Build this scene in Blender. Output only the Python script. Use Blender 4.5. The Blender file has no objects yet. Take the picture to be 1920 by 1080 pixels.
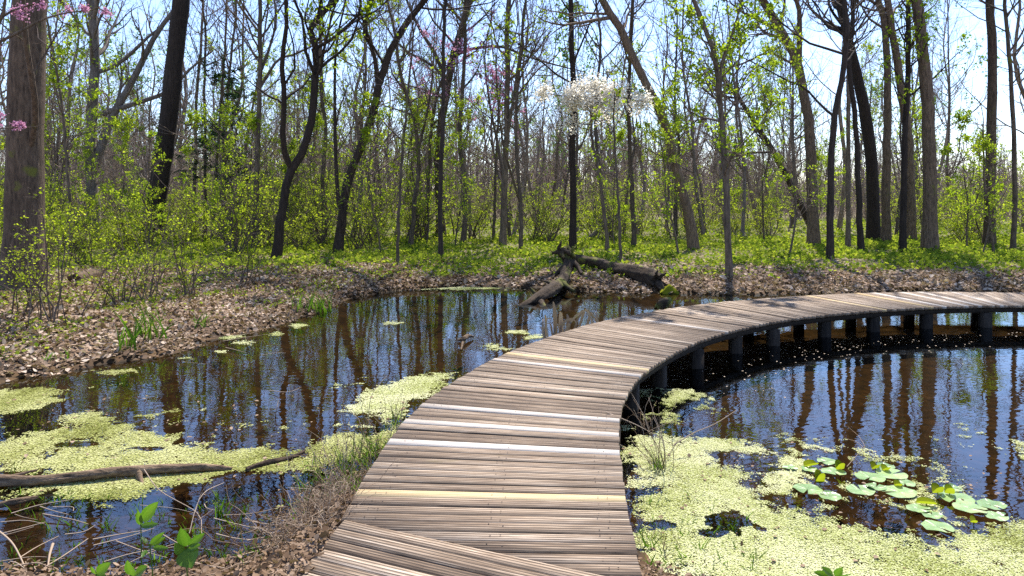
import bpy, math, random
import numpy as np
from mathutils import Vector

random.seed(11)
RNG = np.random.default_rng(11)
F, HZ, CZ = 1280.0, 367.0, 2.04          # focal length and horizon in photo pixels, eye height above the water
DECK = 0.34
scene = bpy.context.scene
COL = scene.collection
R = math.radians
UP = np.array([0.0, 0.0, 1.0])


def gp(px, py, z=0.0):
    """the point of the level z that the photograph shows at px, py"""
    Y = F * (CZ - z) / (py - HZ)
    return np.array([(px - 960) * Y / F, Y, z])


def at(px, py, Y):
    return np.array([(px - 960) * Y / F, Y, CZ - (py - HZ) * Y / F])


def nrm(a):
    return a / np.maximum(np.linalg.norm(a, axis=-1, keepdims=True), 1e-9)


# ------------------------------------------------------------------ numpy noise
_P = np.random.default_rng(3).permutation(512)


def vnoise(x, y, seed=0):
    x = np.asarray(x, float); y = np.asarray(y, float)
    xi = np.floor(x).astype(int); yi = np.floor(y).astype(int)
    fx = x - xi; fy = y - yi
    fx = fx * fx * (3 - 2 * fx); fy = fy * fy * (3 - 2 * fy)
    def h(a, b):
        return _P[(_P[(a + seed * 37) & 511] + b) & 511] / 511.0
    return (h(xi, yi) * (1 - fx) + h(xi + 1, yi) * fx) * (1 - fy) + (h(xi, yi + 1) * (1 - fx) + h(xi + 1, yi + 1) * fx) * fy


def fbm(x, y, seed=0, o=4):
    s = 0; a = .5; t = 0
    for i in range(o):
        s = s + a * vnoise(x * 2 ** i, y * 2 ** i, seed + i); t += a; a *= .55
    return s / t


# ------------------------------------------------------------------ mesh builder
class MB:
    def __init__(self):
        self.v = []; self.f = {}; self.n = 0; self.uv = False

    def add(self, verts, faces, tint=0.5, mat=0, uv=None):
        verts = np.asarray(verts, float).reshape(-1, 3)
        faces = np.asarray(faces, int)
        k = faces.shape[1]
        m = len(faces)
        t = np.full(m, tint, float) if np.isscalar(tint) else np.asarray(tint, float)
        mt = np.full(m, mat, int) if np.isscalar(mat) else np.asarray(mat, int)
        if uv is None:
            uv = np.zeros((m * k, 2))
        else:
            self.uv = True
        self.f.setdefault(k, []).append((faces + self.n, t, mt, uv))
        self.v.append(verts); self.n += len(verts)

    def build(self, name, mats, parent=None, smooth=False):
        me = bpy.data.meshes.new(name)
        V = np.concatenate(self.v)
        loops, starts, tints, midx, uvs = [], [], [], [], []
        off = 0
        for k, lst in self.f.items():
            for fa, t, mt, uv in lst:
                loops.append(fa.ravel()); starts.append(off + np.arange(len(fa)) * k); off += fa.size
                tints.append(t); midx.append(mt); uvs.append(uv)
        loops = np.concatenate(loops); starts = np.concatenate(starts)
        me.vertices.add(len(V)); me.vertices.foreach_set("co", V.astype(np.float32).ravel())
        me.loops.add(len(loops)); me.loops.foreach_set("vertex_index", loops.astype(np.int32))
        me.polygons.add(len(starts)); me.polygons.foreach_set("loop_start", starts.astype(np.int32))
        me.polygons.foreach_set("material_index", np.concatenate(midx).astype(np.int32))
        if smooth:
            me.polygons.foreach_set("use_smooth", np.ones(len(starts), bool))
        me.update(calc_edges=True)
        a = me.attributes.new("tint", 'FLOAT', 'FACE')
        a.data.foreach_set("value", np.concatenate(tints).astype(np.float32))
        if self.uv:
            l = me.uv_layers.new(name="UVMap")
            l.data.foreach_set("uv", np.concatenate(uvs).astype(np.float32).ravel())
        for m in (mats if isinstance(mats, (list, tuple)) else [mats]):
            me.materials.append(m)
        o = bpy.data.objects.new(name, me)
        COL.objects.link(o)
        if parent is not None:
            o.parent = parent
        return o


def tubes(mb, P, Rad, sides, mat=0, tint=None, cap=False):
    """P: B x N x 3 centre lines, Rad: B x N radii"""
    P = np.asarray(P, float); Rad = np.asarray(Rad, float)
    B, N, _ = P.shape
    if B == 0:
        return
    T = np.empty_like(P)
    T[:, 1:-1] = P[:, 2:] - P[:, :-2]; T[:, 0] = P[:, 1] - P[:, 0]; T[:, -1] = P[:, -1] - P[:, -2]
    T = nrm(T)
    mean = nrm(P[:, -1] - P[:, 0])
    ref = np.where(np.abs(mean[:, 2:3]) > .75, np.array([[1.0, 0, 0]]), np.array([[0, 0, 1.0]]))
    U = nrm(ref[:, None, :] - (T * ref[:, None, :]).sum(-1, keepdims=True) * T)
    W = np.cross(T, U)
    a = np.arange(sides) * 2 * math.pi / sides
    ring = P[:, :, None, :] + Rad[:, :, None, None] * (np.cos(a)[:, None] * U[:, :, None, :] + np.sin(a)[:, None] * W[:, :, None, :])
    i = np.arange(N - 1)[:, None] * sides
    j = np.arange(sides)[None, :]; j2 = (j + 1) % sides
    q = np.stack([i + j, i + j2, i + sides + j2, i + sides + j], -1).reshape(-1, 4)
    fa = (q[None] + (np.arange(B) * N * sides)[:, None, None]).reshape(-1, 4)
    t = .5 if tint is None else np.repeat(np.asarray(tint, float), len(q))
    base = mb.n
    mb.add(ring.reshape(-1, 3), fa, t, mat)
    if cap:
        for b in range(B):
            for n in (0, N - 1):
                idx = (b * N + n) * sides + np.arange(sides)
                mb.f.setdefault(sides, []).append(((idx + base)[None, :], np.array([.5]), np.array([mat]), np.zeros((sides, 2))))


def smooth_path(pts, n):
    """Catmull-Rom through pts (k x d), n points"""
    p = np.asarray(pts, float)
    if len(p) == 2:
        t = np.linspace(0, 1, n)[:, None]
        return p[0] * (1 - t) + p[1] * t
    q = np.vstack([2 * p[0] - p[1], p, 2 * p[-1] - p[-2]])
    seg = np.linalg.norm(np.diff(p, axis=0), axis=1); c = np.concatenate([[0], np.cumsum(seg)])
    s = np.linspace(0, c[-1], n)
    k = np.clip(np.searchsorted(c, s, side='right') - 1, 0, len(p) - 2)
    t = ((s - c[k]) / np.maximum(seg[k], 1e-9))[:, None]
    a, b, cc, d = q[k], q[k + 1], q[k + 2], q[k + 3]
    return .5 * (2 * b + (cc - a) * t + (2 * a - 5 * b + 4 * cc - d) * t ** 2 + (3 * b - a - 3 * cc + d) * t ** 3)


def leaves(mb, pos, size, rng, mat=0, tint=None, flat=0.0, droop=0.0, wid=.36):
    """kite-shaped leaves, a face each"""
    n = len(pos)
    if n == 0:
        return
    d = rng.normal(size=(n, 3)); d[:, 2] = d[:, 2] * (1 - flat) - droop
    d = nrm(d)
    o = rng.normal(size=(n, 3)); o[:, 2] *= (1 - flat)
    s = nrm(np.cross(d, np.cross(o, d)))
    if flat > 0:
        s = nrm(np.cross(d, UP + rng.normal(size=(n, 3)) * (1 - flat)))
    size = np.asarray(size, float) * np.ones(n)
    L = d * size[:, None]; Wd = s * (size * wid)[:, None]
    V = np.stack([pos, pos + L * .45 + Wd, pos + L, pos + L * .45 - Wd], 1).reshape(-1, 3)
    fa = np.arange(n * 4).reshape(n, 4)
    mb.add(V, fa, rng.random(n) if tint is None else tint, mat)


def curled(mb, pos, size, rng, mat=0, tint=None, flat=.6, wid=.34):
    """dry leaves: two halves folded along the midrib, the tip curling"""
    n = len(pos)
    if n == 0:
        return
    d = rng.normal(size=(n, 3)); d[:, 2] *= (1 - flat); d = nrm(d)
    s = nrm(np.cross(d, UP + rng.normal(size=(n, 3)) * (1 - flat))); u = np.cross(s, d)
    size = size * np.ones(n)
    L = size[:, None]; W = L * wid * rng.uniform(.7, 1.25, (n, 1)); c = L * rng.normal(.12, .16, (n, 1)); f = L * rng.normal(.1, .09, (n, 1))
    k = rng.uniform(.8, 1.2, (n, 4))[:, :, None]
    V = np.stack([pos, pos + d * L * .3 * k[:, 0] + s * W * k[:, 1] + u * f, pos + d * L * .72 + s * W * .8 * k[:, 2] + u * (f + c * .5), pos + d * L + u * c,
                  pos + d * L * .68 * k[:, 3] - s * W * .85 * k[:, 0] + u * (f + c * .5), pos + d * L * .28 - s * W * k[:, 2] + u * f], 1).reshape(-1, 3)
    b = (np.arange(n) * 6)[:, None]
    fa = np.concatenate([b + np.array([[0, 1, 2, 3]]), b + np.array([[0, 3, 4, 5]])])
    t = rng.random(n) if tint is None else tint
    mb.add(V, fa, np.concatenate([t, t]), mat)


# ------------------------------------------------------------------ materials
def newmat(name):
    m = bpy.data.materials.new(name); m.use_nodes = True
    nt = m.node_tree; nt.nodes.clear()
    out = nt.nodes.new('ShaderNodeOutputMaterial')
    return m, nt, out


def N(nt, kind, **kw):
    n = nt.nodes.new(kind)
    for k, v in kw.items():
        if k in n.inputs:
            n.inputs[k].default_value = v
        else:
            setattr(n, k, v)
    return n


def ramp(nt, stops, interp='LINEAR'):
    r = nt.nodes.new('ShaderNodeValToRGB'); cr = r.color_ramp; cr.interpolation = interp
    while len(cr.elements) < len(stops):
        cr.elements.new(.5)
    for e, (p, c) in zip(cr.elements, stops):
        e.position = p; e.color = (*c, 1) if len(c) == 3 else c
    return r


def math_node(nt, op, a, b=None, clamp=False):
    n = nt.nodes.new('ShaderNodeMath'); n.operation = op; n.use_clamp = clamp
    for i, x in enumerate((a, b)):
        if x is None:
            continue
        if isinstance(x, (int, float)):
            n.inputs[i].default_value = x
        else:
            nt.links.new(x, n.inputs[i])
    return n.outputs[0]


def mixcol(nt, fac, a, b, blend='MIX'):
    n = nt.nodes.new('ShaderNodeMix'); n.data_type = 'RGBA'; n.blend_type = blend
    for s, x in ((0, fac), (6, a), (7, b)):
        if isinstance(x, (int, float)):
            n.inputs[s].default_value = x
        elif isinstance(x, tuple):
            n.inputs[s].default_value = (*x, 1)
        else:
            nt.links.new(x, n.inputs[s])
    return n.outputs[2]


def mat_bark(name, dark, light, sz=(9, 9, 1.6), bump=.5, vary=.35, moss=0.0):
    m, nt, out = newmat(name); L = nt.links
    tc = N(nt, 'ShaderNodeTexCoord'); mp = N(nt, 'ShaderNodeMapping'); mp.inputs['Scale'].default_value = sz
    L.new(tc.outputs['Object'], mp.inputs['Vector'])
    n1 = N(nt, 'ShaderNodeTexNoise', Scale=2.2, Detail=5.0, Roughness=.65); L.new(mp.outputs[0], n1.inputs['Vector'])
    r = ramp(nt, [(.3, dark), (.72, light)]); L.new(n1.outputs['Fac'], r.inputs[0])
    n2 = N(nt, 'ShaderNodeTexNoise', Scale=.9, Detail=2.0); L.new(tc.outputs['Object'], n2.inputs['Vector'])
    oi = N(nt, 'ShaderNodeObjectInfo')
    v = math_node(nt, 'MULTIPLY', math_node(nt, 'ADD', math_node(nt, 'SUBTRACT', oi.outputs['Random'], .5), n2.outputs['Fac']), 1.0)
    mr = N(nt, 'ShaderNodeMapRange'); L.new(v, mr.inputs[0]); mr.inputs[3].default_value = 1 - vary; mr.inputs[4].default_value = 1 + vary
    c = mixcol(nt, 1.0, r.outputs[0], mr.outputs[0], 'MULTIPLY')
    if moss:
        n3 = N(nt, 'ShaderNodeTexNoise', Scale=2.6, Detail=4.0); L.new(tc.outputs['Object'], n3.inputs['Vector'])
        mr2 = N(nt, 'ShaderNodeMapRange'); L.new(n3.outputs['Fac'], mr2.inputs[0]); mr2.inputs[1].default_value = .62 - moss * .25; mr2.inputs[2].default_value = .72 - moss * .2
        c = mixcol(nt, mr2.outputs[0], c, (.13, .13, .025))
    p = N(nt, 'ShaderNodeBsdfPrincipled', Roughness=.9); L.new(c, p.inputs['Base Color'])
    p.inputs['Specular IOR Level'].default_value = .25
    b = N(nt, 'ShaderNodeBump', Strength=bump, Distance=.03); L.new(n1.outputs['Fac'], b.inputs['Height']); L.new(b.outputs[0], p.inputs['Normal'])
    L.new(p.outputs[0], out.inputs[0])
    return m


def mat_leaf(name, stops, trans=.5, tboost=1.3, gloss=0.0, neutral=False):
    m, nt, out = newmat(name); L = nt.links
    at_ = N(nt, 'ShaderNodeAttribute', attribute_name='tint')
    oi = N(nt, 'ShaderNodeObjectInfo')
    t = math_node(nt, 'ADD', math_node(nt, 'MULTIPLY', at_.outputs['Fac'], .8), math_node(nt, 'MULTIPLY', oi.outputs['Random'], .2))
    r = ramp(nt, stops); L.new(t, r.inputs[0])
    d = N(nt, 'ShaderNodeBsdfDiffuse'); L.new(r.outputs[0], d.inputs[0])
    last = d.outputs[0]
    if trans > 0:
        tr = N(nt, 'ShaderNodeBsdfTranslucent')
        L.new(mixcol(nt, 1.0, r.outputs[0], ((tboost,) * 3 if neutral else (tboost * 1.05, tboost * 1.1, tboost * .55)), 'MULTIPLY'), tr.inputs[0])
        mx = N(nt, 'ShaderNodeMixShader', Fac=trans); L.new(d.outputs[0], mx.inputs[1]); L.new(tr.outputs[0], mx.inputs[2])
        last = mx.outputs[0]
    if gloss > 0:
        g = N(nt, 'ShaderNodeBsdfGlossy', Roughness=.32)
        lw = N(nt, 'ShaderNodeFresnel', IOR=1.4)
        mx = N(nt, 'ShaderNodeMixShader'); L.new(math_node(nt, 'MULTIPLY', lw.outputs[0], gloss), mx.inputs[0]); L.new(last, mx.inputs[1]); L.new(g.outputs[0], mx.inputs[2])
        last = mx.outputs[0]
    L.new(last, out.inputs[0])
    return m


M = {}
M['bark'] = mat_bark('bark', (.042, .031, .021), (.185, .138, .096), moss=.08)
M['bark_brown'] = mat_bark('brown_bark', (.045, .031, .021), (.205, .142, .092), moss=.06, sz=(10, 10, 2.2), bump=1.0)
M['bark_dark'] = mat_bark('dark_bark', (.018, .013, .010), (.07, .05, .038), sz=(14, 14, 1.5), bump=.7)
M['bark_grey'] = mat_bark('grey_bark', (.06, .05, .042), (.2, .17, .14))
M['twig'] = mat_bark('twig_bark', (.06, .043, .033), (.17, .126, .098), bump=0, vary=.3)
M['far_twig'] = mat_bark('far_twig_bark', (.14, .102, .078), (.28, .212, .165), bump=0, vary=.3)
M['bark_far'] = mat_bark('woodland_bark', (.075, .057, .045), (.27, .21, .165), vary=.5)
M['log'] = mat_bark('mossy_log', (.014, .009, .006), (.10, .065, .038), sz=(6, 6, 6), bump=1.0, moss=.22)
M['branch'] = mat_bark('driftwood', (.045, .026, .015), (.28, .19, .115), sz=(3, 14, 14), bump=.9)
M['leaf'] = mat_leaf('spring_leaf', [(0, (.11, .17, .014)), (.5, (.22, .29, .025)), (1, (.34, .38, .045))], .55, 1.6)
M['leaf_green'] = mat_leaf('green_leaf', [(0, (.05, .12, .015)), (.5, (.085, .17, .02)), (1, (.15, .24, .03))], .5, 1.6)
M['bush'] = mat_leaf('bush_leaf', [(0, (.12, .17, .014)), (.5, (.25, .31, .025)), (1, (.4, .43, .045))], .55, 1.6)
M['cover'] = mat_leaf('ground_cover_leaf', [(0, (.07, .12, .016)), (.5, (.18, .235, .028)), (1, (.35, .36, .06))], .45, 1.5)
M['pink'] = mat_leaf('redbud_blossom', [(0, (.5, .2, .34)), (1, (.75, .45, .58))], .45, 1.0, neutral=True)
M['white'] = mat_leaf('dogwood_blossom', [(0, (.84, .78, .64)), (1, (.94, .9, .8))], .62, 1.06, neutral=True)
M['rust'] = mat_leaf('rust_leaf', [(0, (.16, .07, .03)), (1, (.3, .17, .07))], .4, 1.2)
M['cedar'] = mat_leaf('cedar_needles', [(0, (.022, .05, .024)), (1, (.06, .11, .05))], .25, 1.0)
M['litter'] = mat_leaf('dry_leaf', [(0, (.075, .045, .027)), (.35, (.23, .155, .1)), (.75, (.43, .32, .23)), (1, (.68, .57, .46))], .15, .9)
M['duck'] = mat_leaf('duckweed_frond', [(0, (.12, .12, .03)), (.25, (.3, .33, .09)), (.6, (.5, .51, .24)), (1, (.64, .63, .38))], .15, 1.0)
M['duck_green'] = mat_leaf('duckweed_green', [(0, (.09, .085, .025)), (.3, (.22, .235, .06)), (.7, (.37, .375, .13)), (1, (.5, .49, .23))], .15, 1.0)
M['grass'] = mat_leaf('grass_blade', [(0, (.04, .09, .012)), (.5, (.09, .18, .02)), (1, (.17, .25, .035))], .45, 1.4)
M['dry'] = mat_leaf('dry_stem', [(0, (.10, .065, .04)), (.5, (.29, .2, .13)), (1, (.55, .44, .33))], .1, .9)
M['seedling'] = mat_leaf('seedling_leaf', [(0, (.045, .12, .012)), (1, (.12, .22, .025))], .45, 1.35, gloss=.6)
def mat_pad():
    m, nt, out = newmat('lily_pad'); L = nt.links
    tc = N(nt, 'ShaderNodeTexCoord'); g = N(nt, 'ShaderNodeTexGradient', gradient_type='RADIAL'); L.new(tc.outputs['Object'], g.inputs[0])
    v = math_node(nt, 'POWER', math_node(nt, 'ABSOLUTE', math_node(nt, 'SINE', math_node(nt, 'MULTIPLY', g.outputs['Fac'], math.pi * 13))), 8.0)
    n1 = N(nt, 'ShaderNodeTexNoise', Scale=9.0, Detail=3.0); L.new(tc.outputs['Object'], n1.inputs['Vector'])
    n2 = N(nt, 'ShaderNodeTexNoise', Scale=42.0, Detail=3.0); L.new(tc.outputs['Object'], n2.inputs['Vector'])
    c = ramp(nt, [(.3, (.15, .24, .075)), (.55, (.26, .37, .14)), (.75, (.37, .42, .17))]); oi = N(nt, 'ShaderNodeObjectInfo'); L.new(math_node(nt, 'ADD', n1.outputs['Fac'], math_node(nt, 'MULTIPLY', math_node(nt, 'SUBTRACT', oi.outputs['Random'], .5), .3)), c.inputs[0])
    c2 = mixcol(nt, math_node(nt, 'MULTIPLY', v, .35), (.09, .17, .05), c.outputs[0])
    c2 = mixcol(nt, .75, c2, c.outputs[0])
    sp = N(nt, 'ShaderNodeMapRange'); L.new(n2.outputs['Fac'], sp.inputs[0]); sp.inputs[1].default_value = .66; sp.inputs[2].default_value = .72
    c3 = mixcol(nt, math_node(nt, 'MULTIPLY', sp.outputs[0], .7), c2, (.2, .13, .04))
    p = N(nt, 'ShaderNodeBsdfPrincipled', Roughness=.33); L.new(c3, p.inputs['Base Color'])
    b = N(nt, 'ShaderNodeBump', Strength=.5, Distance=.004); L.new(math_node(nt, 'ADD', math_node(nt, 'MULTIPLY', v, -.5), n1.outputs['Fac']), b.inputs['Height']); L.new(b.outputs[0], p.inputs['Normal'])
    L.new(p.outputs[0], out.inputs[0])
    return m


M['pad'] = mat_pad()
M['pad_up'] = mat_leaf('young_lily_leaf', [(0, (.13, .16, .01)), (1, (.22, .25, .02))], .55, 1.6)


def mat_ground():
    m, nt, out = newmat('forest_floor'); L = nt.links
    g = N(nt, 'ShaderNodeNewGeometry'); sx = N(nt, 'ShaderNodeSeparateXYZ'); L.new(g.outputs['Position'], sx.inputs[0])
    v = N(nt, 'ShaderNodeTexVoronoi', Scale=13.0, Randomness=1.0); L.new(g.outputs['Position'], v.inputs['Vector'])
    sc = N(nt, 'ShaderNodeSeparateColor'); L.new(v.outputs['Color'], sc.inputs[0])
    lit = ramp(nt, [(0, (.05, .03, .02)), (.4, (.14, .09, .06)), (.8, (.27, .19, .135)), (1, (.4, .31, .24))]); L.new(sc.outputs[0], lit.inputs[0])
    n2 = N(nt, 'ShaderNodeTexNoise', Scale=.55, Detail=5.0, Roughness=.65); L.new(g.outputs['Position'], n2.inputs['Vector'])
    n3 = N(nt, 'ShaderNodeTexNoise', Scale=18.0, Detail=3.0); L.new(g.outputs['Position'], n3.inputs['Vector'])
    gr = ramp(nt, [(.25, (.05, .08, .012)), (.75, (.19, .22, .03))]); L.new(n3.outputs['Fac'], gr.inputs[0])
    # plants take over away from the pond
    mr = N(nt, 'ShaderNodeMapRange'); L.new(math_node(nt, 'ADD', sx.outputs[1], math_node(nt, 'MULTIPLY', n2.outputs['Fac'], 14.0)), mr.inputs[0])
    mr.inputs[1].default_value = 22.0; mr.inputs[2].default_value = 29.0
    mr2 = N(nt, 'ShaderNodeMapRange'); L.new(sx.outputs[1], mr2.inputs[0]); mr2.inputs[1].default_value = 45.0; mr2.inputs[2].default_value = 70.0; mr2.inputs[3].default_value = 1; mr2.inputs[4].default_value = .35
    c = mixcol(nt, math_node(nt, 'MULTIPLY', math_node(nt, 'MULTIPLY', mr.outputs[0], mr2.outputs[0]), .5), lit.outputs[0], gr.outputs[0])
    # mud by the water, brown leaves and silt under it
    wet = N(nt, 'ShaderNodeMapRange'); L.new(math_node(nt, 'ADD', sx.outputs[2], math_node(nt, 'MULTIPLY', n3.outputs['Fac'], .06)), wet.inputs[0])
    wet.inputs[1].default_value = .075; wet.inputs[2].default_value = .17; wet.inputs[3].default_value = 1; wet.inputs[4].default_value = 0
    n4 = N(nt, 'ShaderNodeTexNoise', Scale=3.5, Detail=5.0, Roughness=.7); L.new(g.outputs['Position'], n4.inputs['Vector'])
    mud = ramp(nt, [(.36, (.016, .010, .004)), (.52, (.05, .034, .012)), (.7, (.14, .1, .04))]); L.new(n4.outputs['Fac'], mud.inputs[0])
    mud2 = mixcol(nt, .5, mud.outputs[0], mixcol(nt, 1.0, lit.outputs[0], (.42, .29, .14), 'MULTIPLY'))
    c = mixcol(nt, wet.outputs[0], c, mixcol(nt, 1.0, mud2, (.85, .8, .76), 'MULTIPLY'))
    p = N(nt, 'ShaderNodeBsdfPrincipled'); L.new(c, p.inputs['Base Color'])
    rr = N(nt, 'ShaderNodeMapRange'); L.new(wet.outputs[0], rr.inputs[0]); rr.inputs[3].default_value = .95; rr.inputs[4].default_value = .8; p.inputs['Specular IOR Level'].default_value = .2
    L.new(rr.outputs[0], p.inputs['Roughness'])
    b = N(nt, 'ShaderNodeBump', Strength=.6, Distance=.05); L.new(sc.outputs[1], b.inputs['Height']); L.new(b.outputs[0], p.inputs['Normal'])
    L.new(p.outputs[0], out.inputs[0])
    return m


def mat_water():
    m, nt, out = newmat('pond_water'); L = nt.links
    g = N(nt, 'ShaderNodeNewGeometry')
    mp = N(nt, 'ShaderNodeMapping'); mp.inputs['Scale'].default_value = (1.0, 1.6, 1); L.new(g.outputs['Position'], mp.inputs['Vector'])
    n1 = N(nt, 'ShaderNodeTexNoise', Scale=8.0, Detail=1.5, Roughness=.5); L.new(mp.outputs[0], n1.inputs['Vector'])
    n2 = N(nt, 'ShaderNodeTexNoise', Scale=1.3, Detail=1.0); L.new(mp.outputs[0], n2.inputs['Vector'])
    h = math_node(nt, 'ADD', math_node(nt, 'MULTIPLY', n1.outputs['Fac'], .3), n2.outputs['Fac'])
    b = N(nt, 'ShaderNodeBump', Strength=.24, Distance=.011); L.new(h, b.inputs['Height'])
    fr = N(nt, 'ShaderNodeFresnel', IOR=1.6); L.new(b.outputs[0], fr.inputs['Normal'])
    gl = N(nt, 'ShaderNodeBsdfGlossy', Roughness=.0); L.new(b.outputs[0], gl.inputs['Normal']); gl.inputs[0].default_value = (.78, .9, 1, 1)
    tr = N(nt, 'ShaderNodeBsdfTransparent'); tr.inputs[0].default_value = (.54, .47, .325, 1)
    mx = N(nt, 'ShaderNodeMixShader'); L.new(fr.outputs[0], mx.inputs[0]); L.new(tr.outputs[0], mx.inputs[1]); L.new(gl.outputs[0], mx.inputs[2])
    L.new(mx.outputs[0], out.inputs[0])
    return m


def mat_wood(name, stops, groove=.85, rough=.8, streak=1.0):
    m, nt, out = newmat(name); L = nt.links
    uv = N(nt, 'ShaderNodeUVMap'); at_ = N(nt, 'ShaderNodeAttribute', attribute_name='tint')
    def noise(su, sv, det, ro):
        mp = N(nt, 'ShaderNodeMapping'); mp.inputs['Scale'].default_value = (su, sv, 1); L.new(uv.outputs[0], mp.inputs['Vector'])
        n = N(nt, 'ShaderNodeTexNoise', Scale=1.0, Detail=det, Roughness=ro); L.new(mp.outputs[0], n.inputs['Vector']); return n.outputs['Fac']
    fine = noise(5.0, 320.0, 4.0, .65); mid = noise(1.3, 105.0, 4.0, .65); big = noise(1.1, 5.0, 3.0, .6)
    s = math_node(nt, 'ADD', math_node(nt, 'MULTIPLY', fine, .5), math_node(nt, 'MULTIPLY', mid, .5))
    s = math_node(nt, 'ADD', math_node(nt, 'MULTIPLY', math_node(nt, 'SUBTRACT', s, .5), 3.6 * streak), .5)
    s = math_node(nt, 'ADD', s, math_node(nt, 'MULTIPLY', math_node(nt, 'SUBTRACT', at_.outputs['Fac'], .5), .55))
    s = math_node(nt, 'ADD', s, math_node(nt, 'MULTIPLY', math_node(nt, 'SUBTRACT', big, .5), .9), )
    r = ramp(nt, stops); L.new(s, r.inputs[0])
    # grooves milled along the board hold grime
    sx = N(nt, 'ShaderNodeSeparateXYZ'); L.new(uv.outputs[0], sx.inputs[0])
    w = math_node(nt, 'SINE', math_node(nt, 'MULTIPLY', sx.outputs[1], 2 * math.pi / .0226))
    gm = N(nt, 'ShaderNodeMapRange'); L.new(math_node(nt, 'ADD', w, math_node(nt, 'MULTIPLY', math_node(nt, 'SUBTRACT', mid, .5), 5.0)), gm.inputs[0])
    gm.inputs[1].default_value = .3; gm.inputs[2].default_value = .7
    c = mixcol(nt, math_node(nt, 'MULTIPLY', gm.outputs[0], groove), r.outputs[0], (.03, .02, .013))
    mo = N(nt, 'ShaderNodeMapRange'); L.new(noise(1.0, 3.0, 4.0, .7), mo.inputs[0]); mo.inputs[1].default_value = .66; mo.inputs[2].default_value = .78
    c = mixcol(nt, math_node(nt, 'MULTIPLY', mo.outputs[0], .5), c, (.12, .10, .02))
    p = N(nt, 'ShaderNodeBsdfPrincipled', Roughness=rough); L.new(c, p.inputs['Base Color']); p.inputs['Specular IOR Level'].default_value = .3
    hh = math_node(nt, 'SUBTRACT', math_node(nt, 'MULTIPLY', s, .4), gm.outputs[0])
    b = N(nt, 'ShaderNodeBump', Strength=.3, Distance=.003); L.new(hh, b.inputs['Height']); L.new(b.outputs[0], p.inputs['Normal'])
    L.new(p.outputs[0], out.inputs[0])
    return m


M['ground'] = mat_ground()
M['water'] = mat_water()
M['deck'] = mat_wood('weathered_decking', [(.05, (.042, .027, .017)), (.38, (.165, .11, .069)), (.68, (.33, .245, .17)), (1, (.6, .49, .38))])
M['pale'] = mat_wood('silvered_board', [(.05, (.2, .155, .12)), (.45, (.42, .36, .30)), (1, (.62, .56, .49))], groove=.3, streak=.9)
M['yellow'] = mat_wood('new_board', [(.05, (.27, .18, .08)), (.5, (.48, .35, .18)), (1, (.66, .54, .34))], groove=.25, streak=.9)
M['post'] = mat_bark('shaded_post_wood', (.012, .009, .007), (.045, .034, .025), sz=(12, 12, 2), bump=.4)  # wet dark wood, its colour lowered further to carry the shade under the deck


# ------------------------------------------------------------------ tags
def tag(o, label, cat, group=None, kind=None):
    o['label'] = label; o['category'] = cat
    if group:
        o['group'] = group
    if kind:
        o['kind'] = kind
    return o


def empty(name, loc, label, cat, group=None):
    o = bpy.data.objects.new(name, None); COL.objects.link(o); o.location = loc
    o.empty_display_size = .2
    return tag(o, label, cat, group)


def kidlist(o):
    return [c for c in COL.objects if c.parent == o]


def dup(root, kids, loc, rz, sc, label=None):
    r = root.copy(); COL.objects.link(r)
    r.location = loc; r.rotation_euler = (0, 0, rz); r.scale = sc
    if label:
        r['label'] = label
    for k in kids:
        c = k.copy(); COL.objects.link(c); c.parent = r
    return r


# ------------------------------------------------------------------ terrain
shore_px = [(-260, 770), (-100, 738), (0, 716), (100, 702), (200, 684), (260, 673), (330, 656), (380, 641), (450, 628), (520, 608), (560, 593), (600, 578), (640, 564),
            (700, 551), (760, 544), (850, 539), (950, 536), (1030, 541), (1100, 546), (1180, 549), (1240, 550), (1290, 552), (1350, 551), (1420, 551), (1500, 550),
            (1600, 549), (1700, 548.5), (1850, 548), (1960, 548)]
shore = [tuple(gp(*p)[:2]) for p in shore_px]
shore += [(14, 14.2), (17, 12.5), (18.5, 9), (16, 5.5), (10, 3.2), (5, 2.2), (2.2, 2.3), (.95, 2.9), (.8, 3.6)]
shore += [(.2, 4.2), (-.5, 4.4)] + [tuple(gp(*p)[:2]) for p in [(700, 880), (655, 935), (600, 990), (530, 1035), (410, 1072), (250, 1088), (100, 1080), (0, 1066), (-250, 1035)]]
shore += [(-6.5, 4.0), (-8.5, 5.2)]
POND = np.array(shore)


def inside(poly, x, y):
    c = np.zeros(np.shape(x), bool)
    j = len(poly) - 1
    for i in range(len(poly)):
        xi, yi = poly[i]; xj, yj = poly[j]
        if yi != yj:
            c ^= ((yi > y) != (yj > y)) & (x < (xj - xi) * (y - yi) / (yj - yi) + xi)
        j = i
    return c


def sdist(poly, x, y):
    d = np.full(np.shape(x), 1e9)
    j = len(poly) - 1
    for i in range(len(poly)):
        ax, ay = poly[j]; bx, by = poly[i]
        dx, dy = bx - ax, by - ay
        t = np.clip(((x - ax) * dx + (y - ay) * dy) / max(dx * dx + dy * dy, 1e-9), 0, 1)
        d = np.minimum(d, np.hypot(x - ax - t * dx, y - ay - t * dy))
        j = i
    return np.where(inside(poly, x, y), -d, d)


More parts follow.
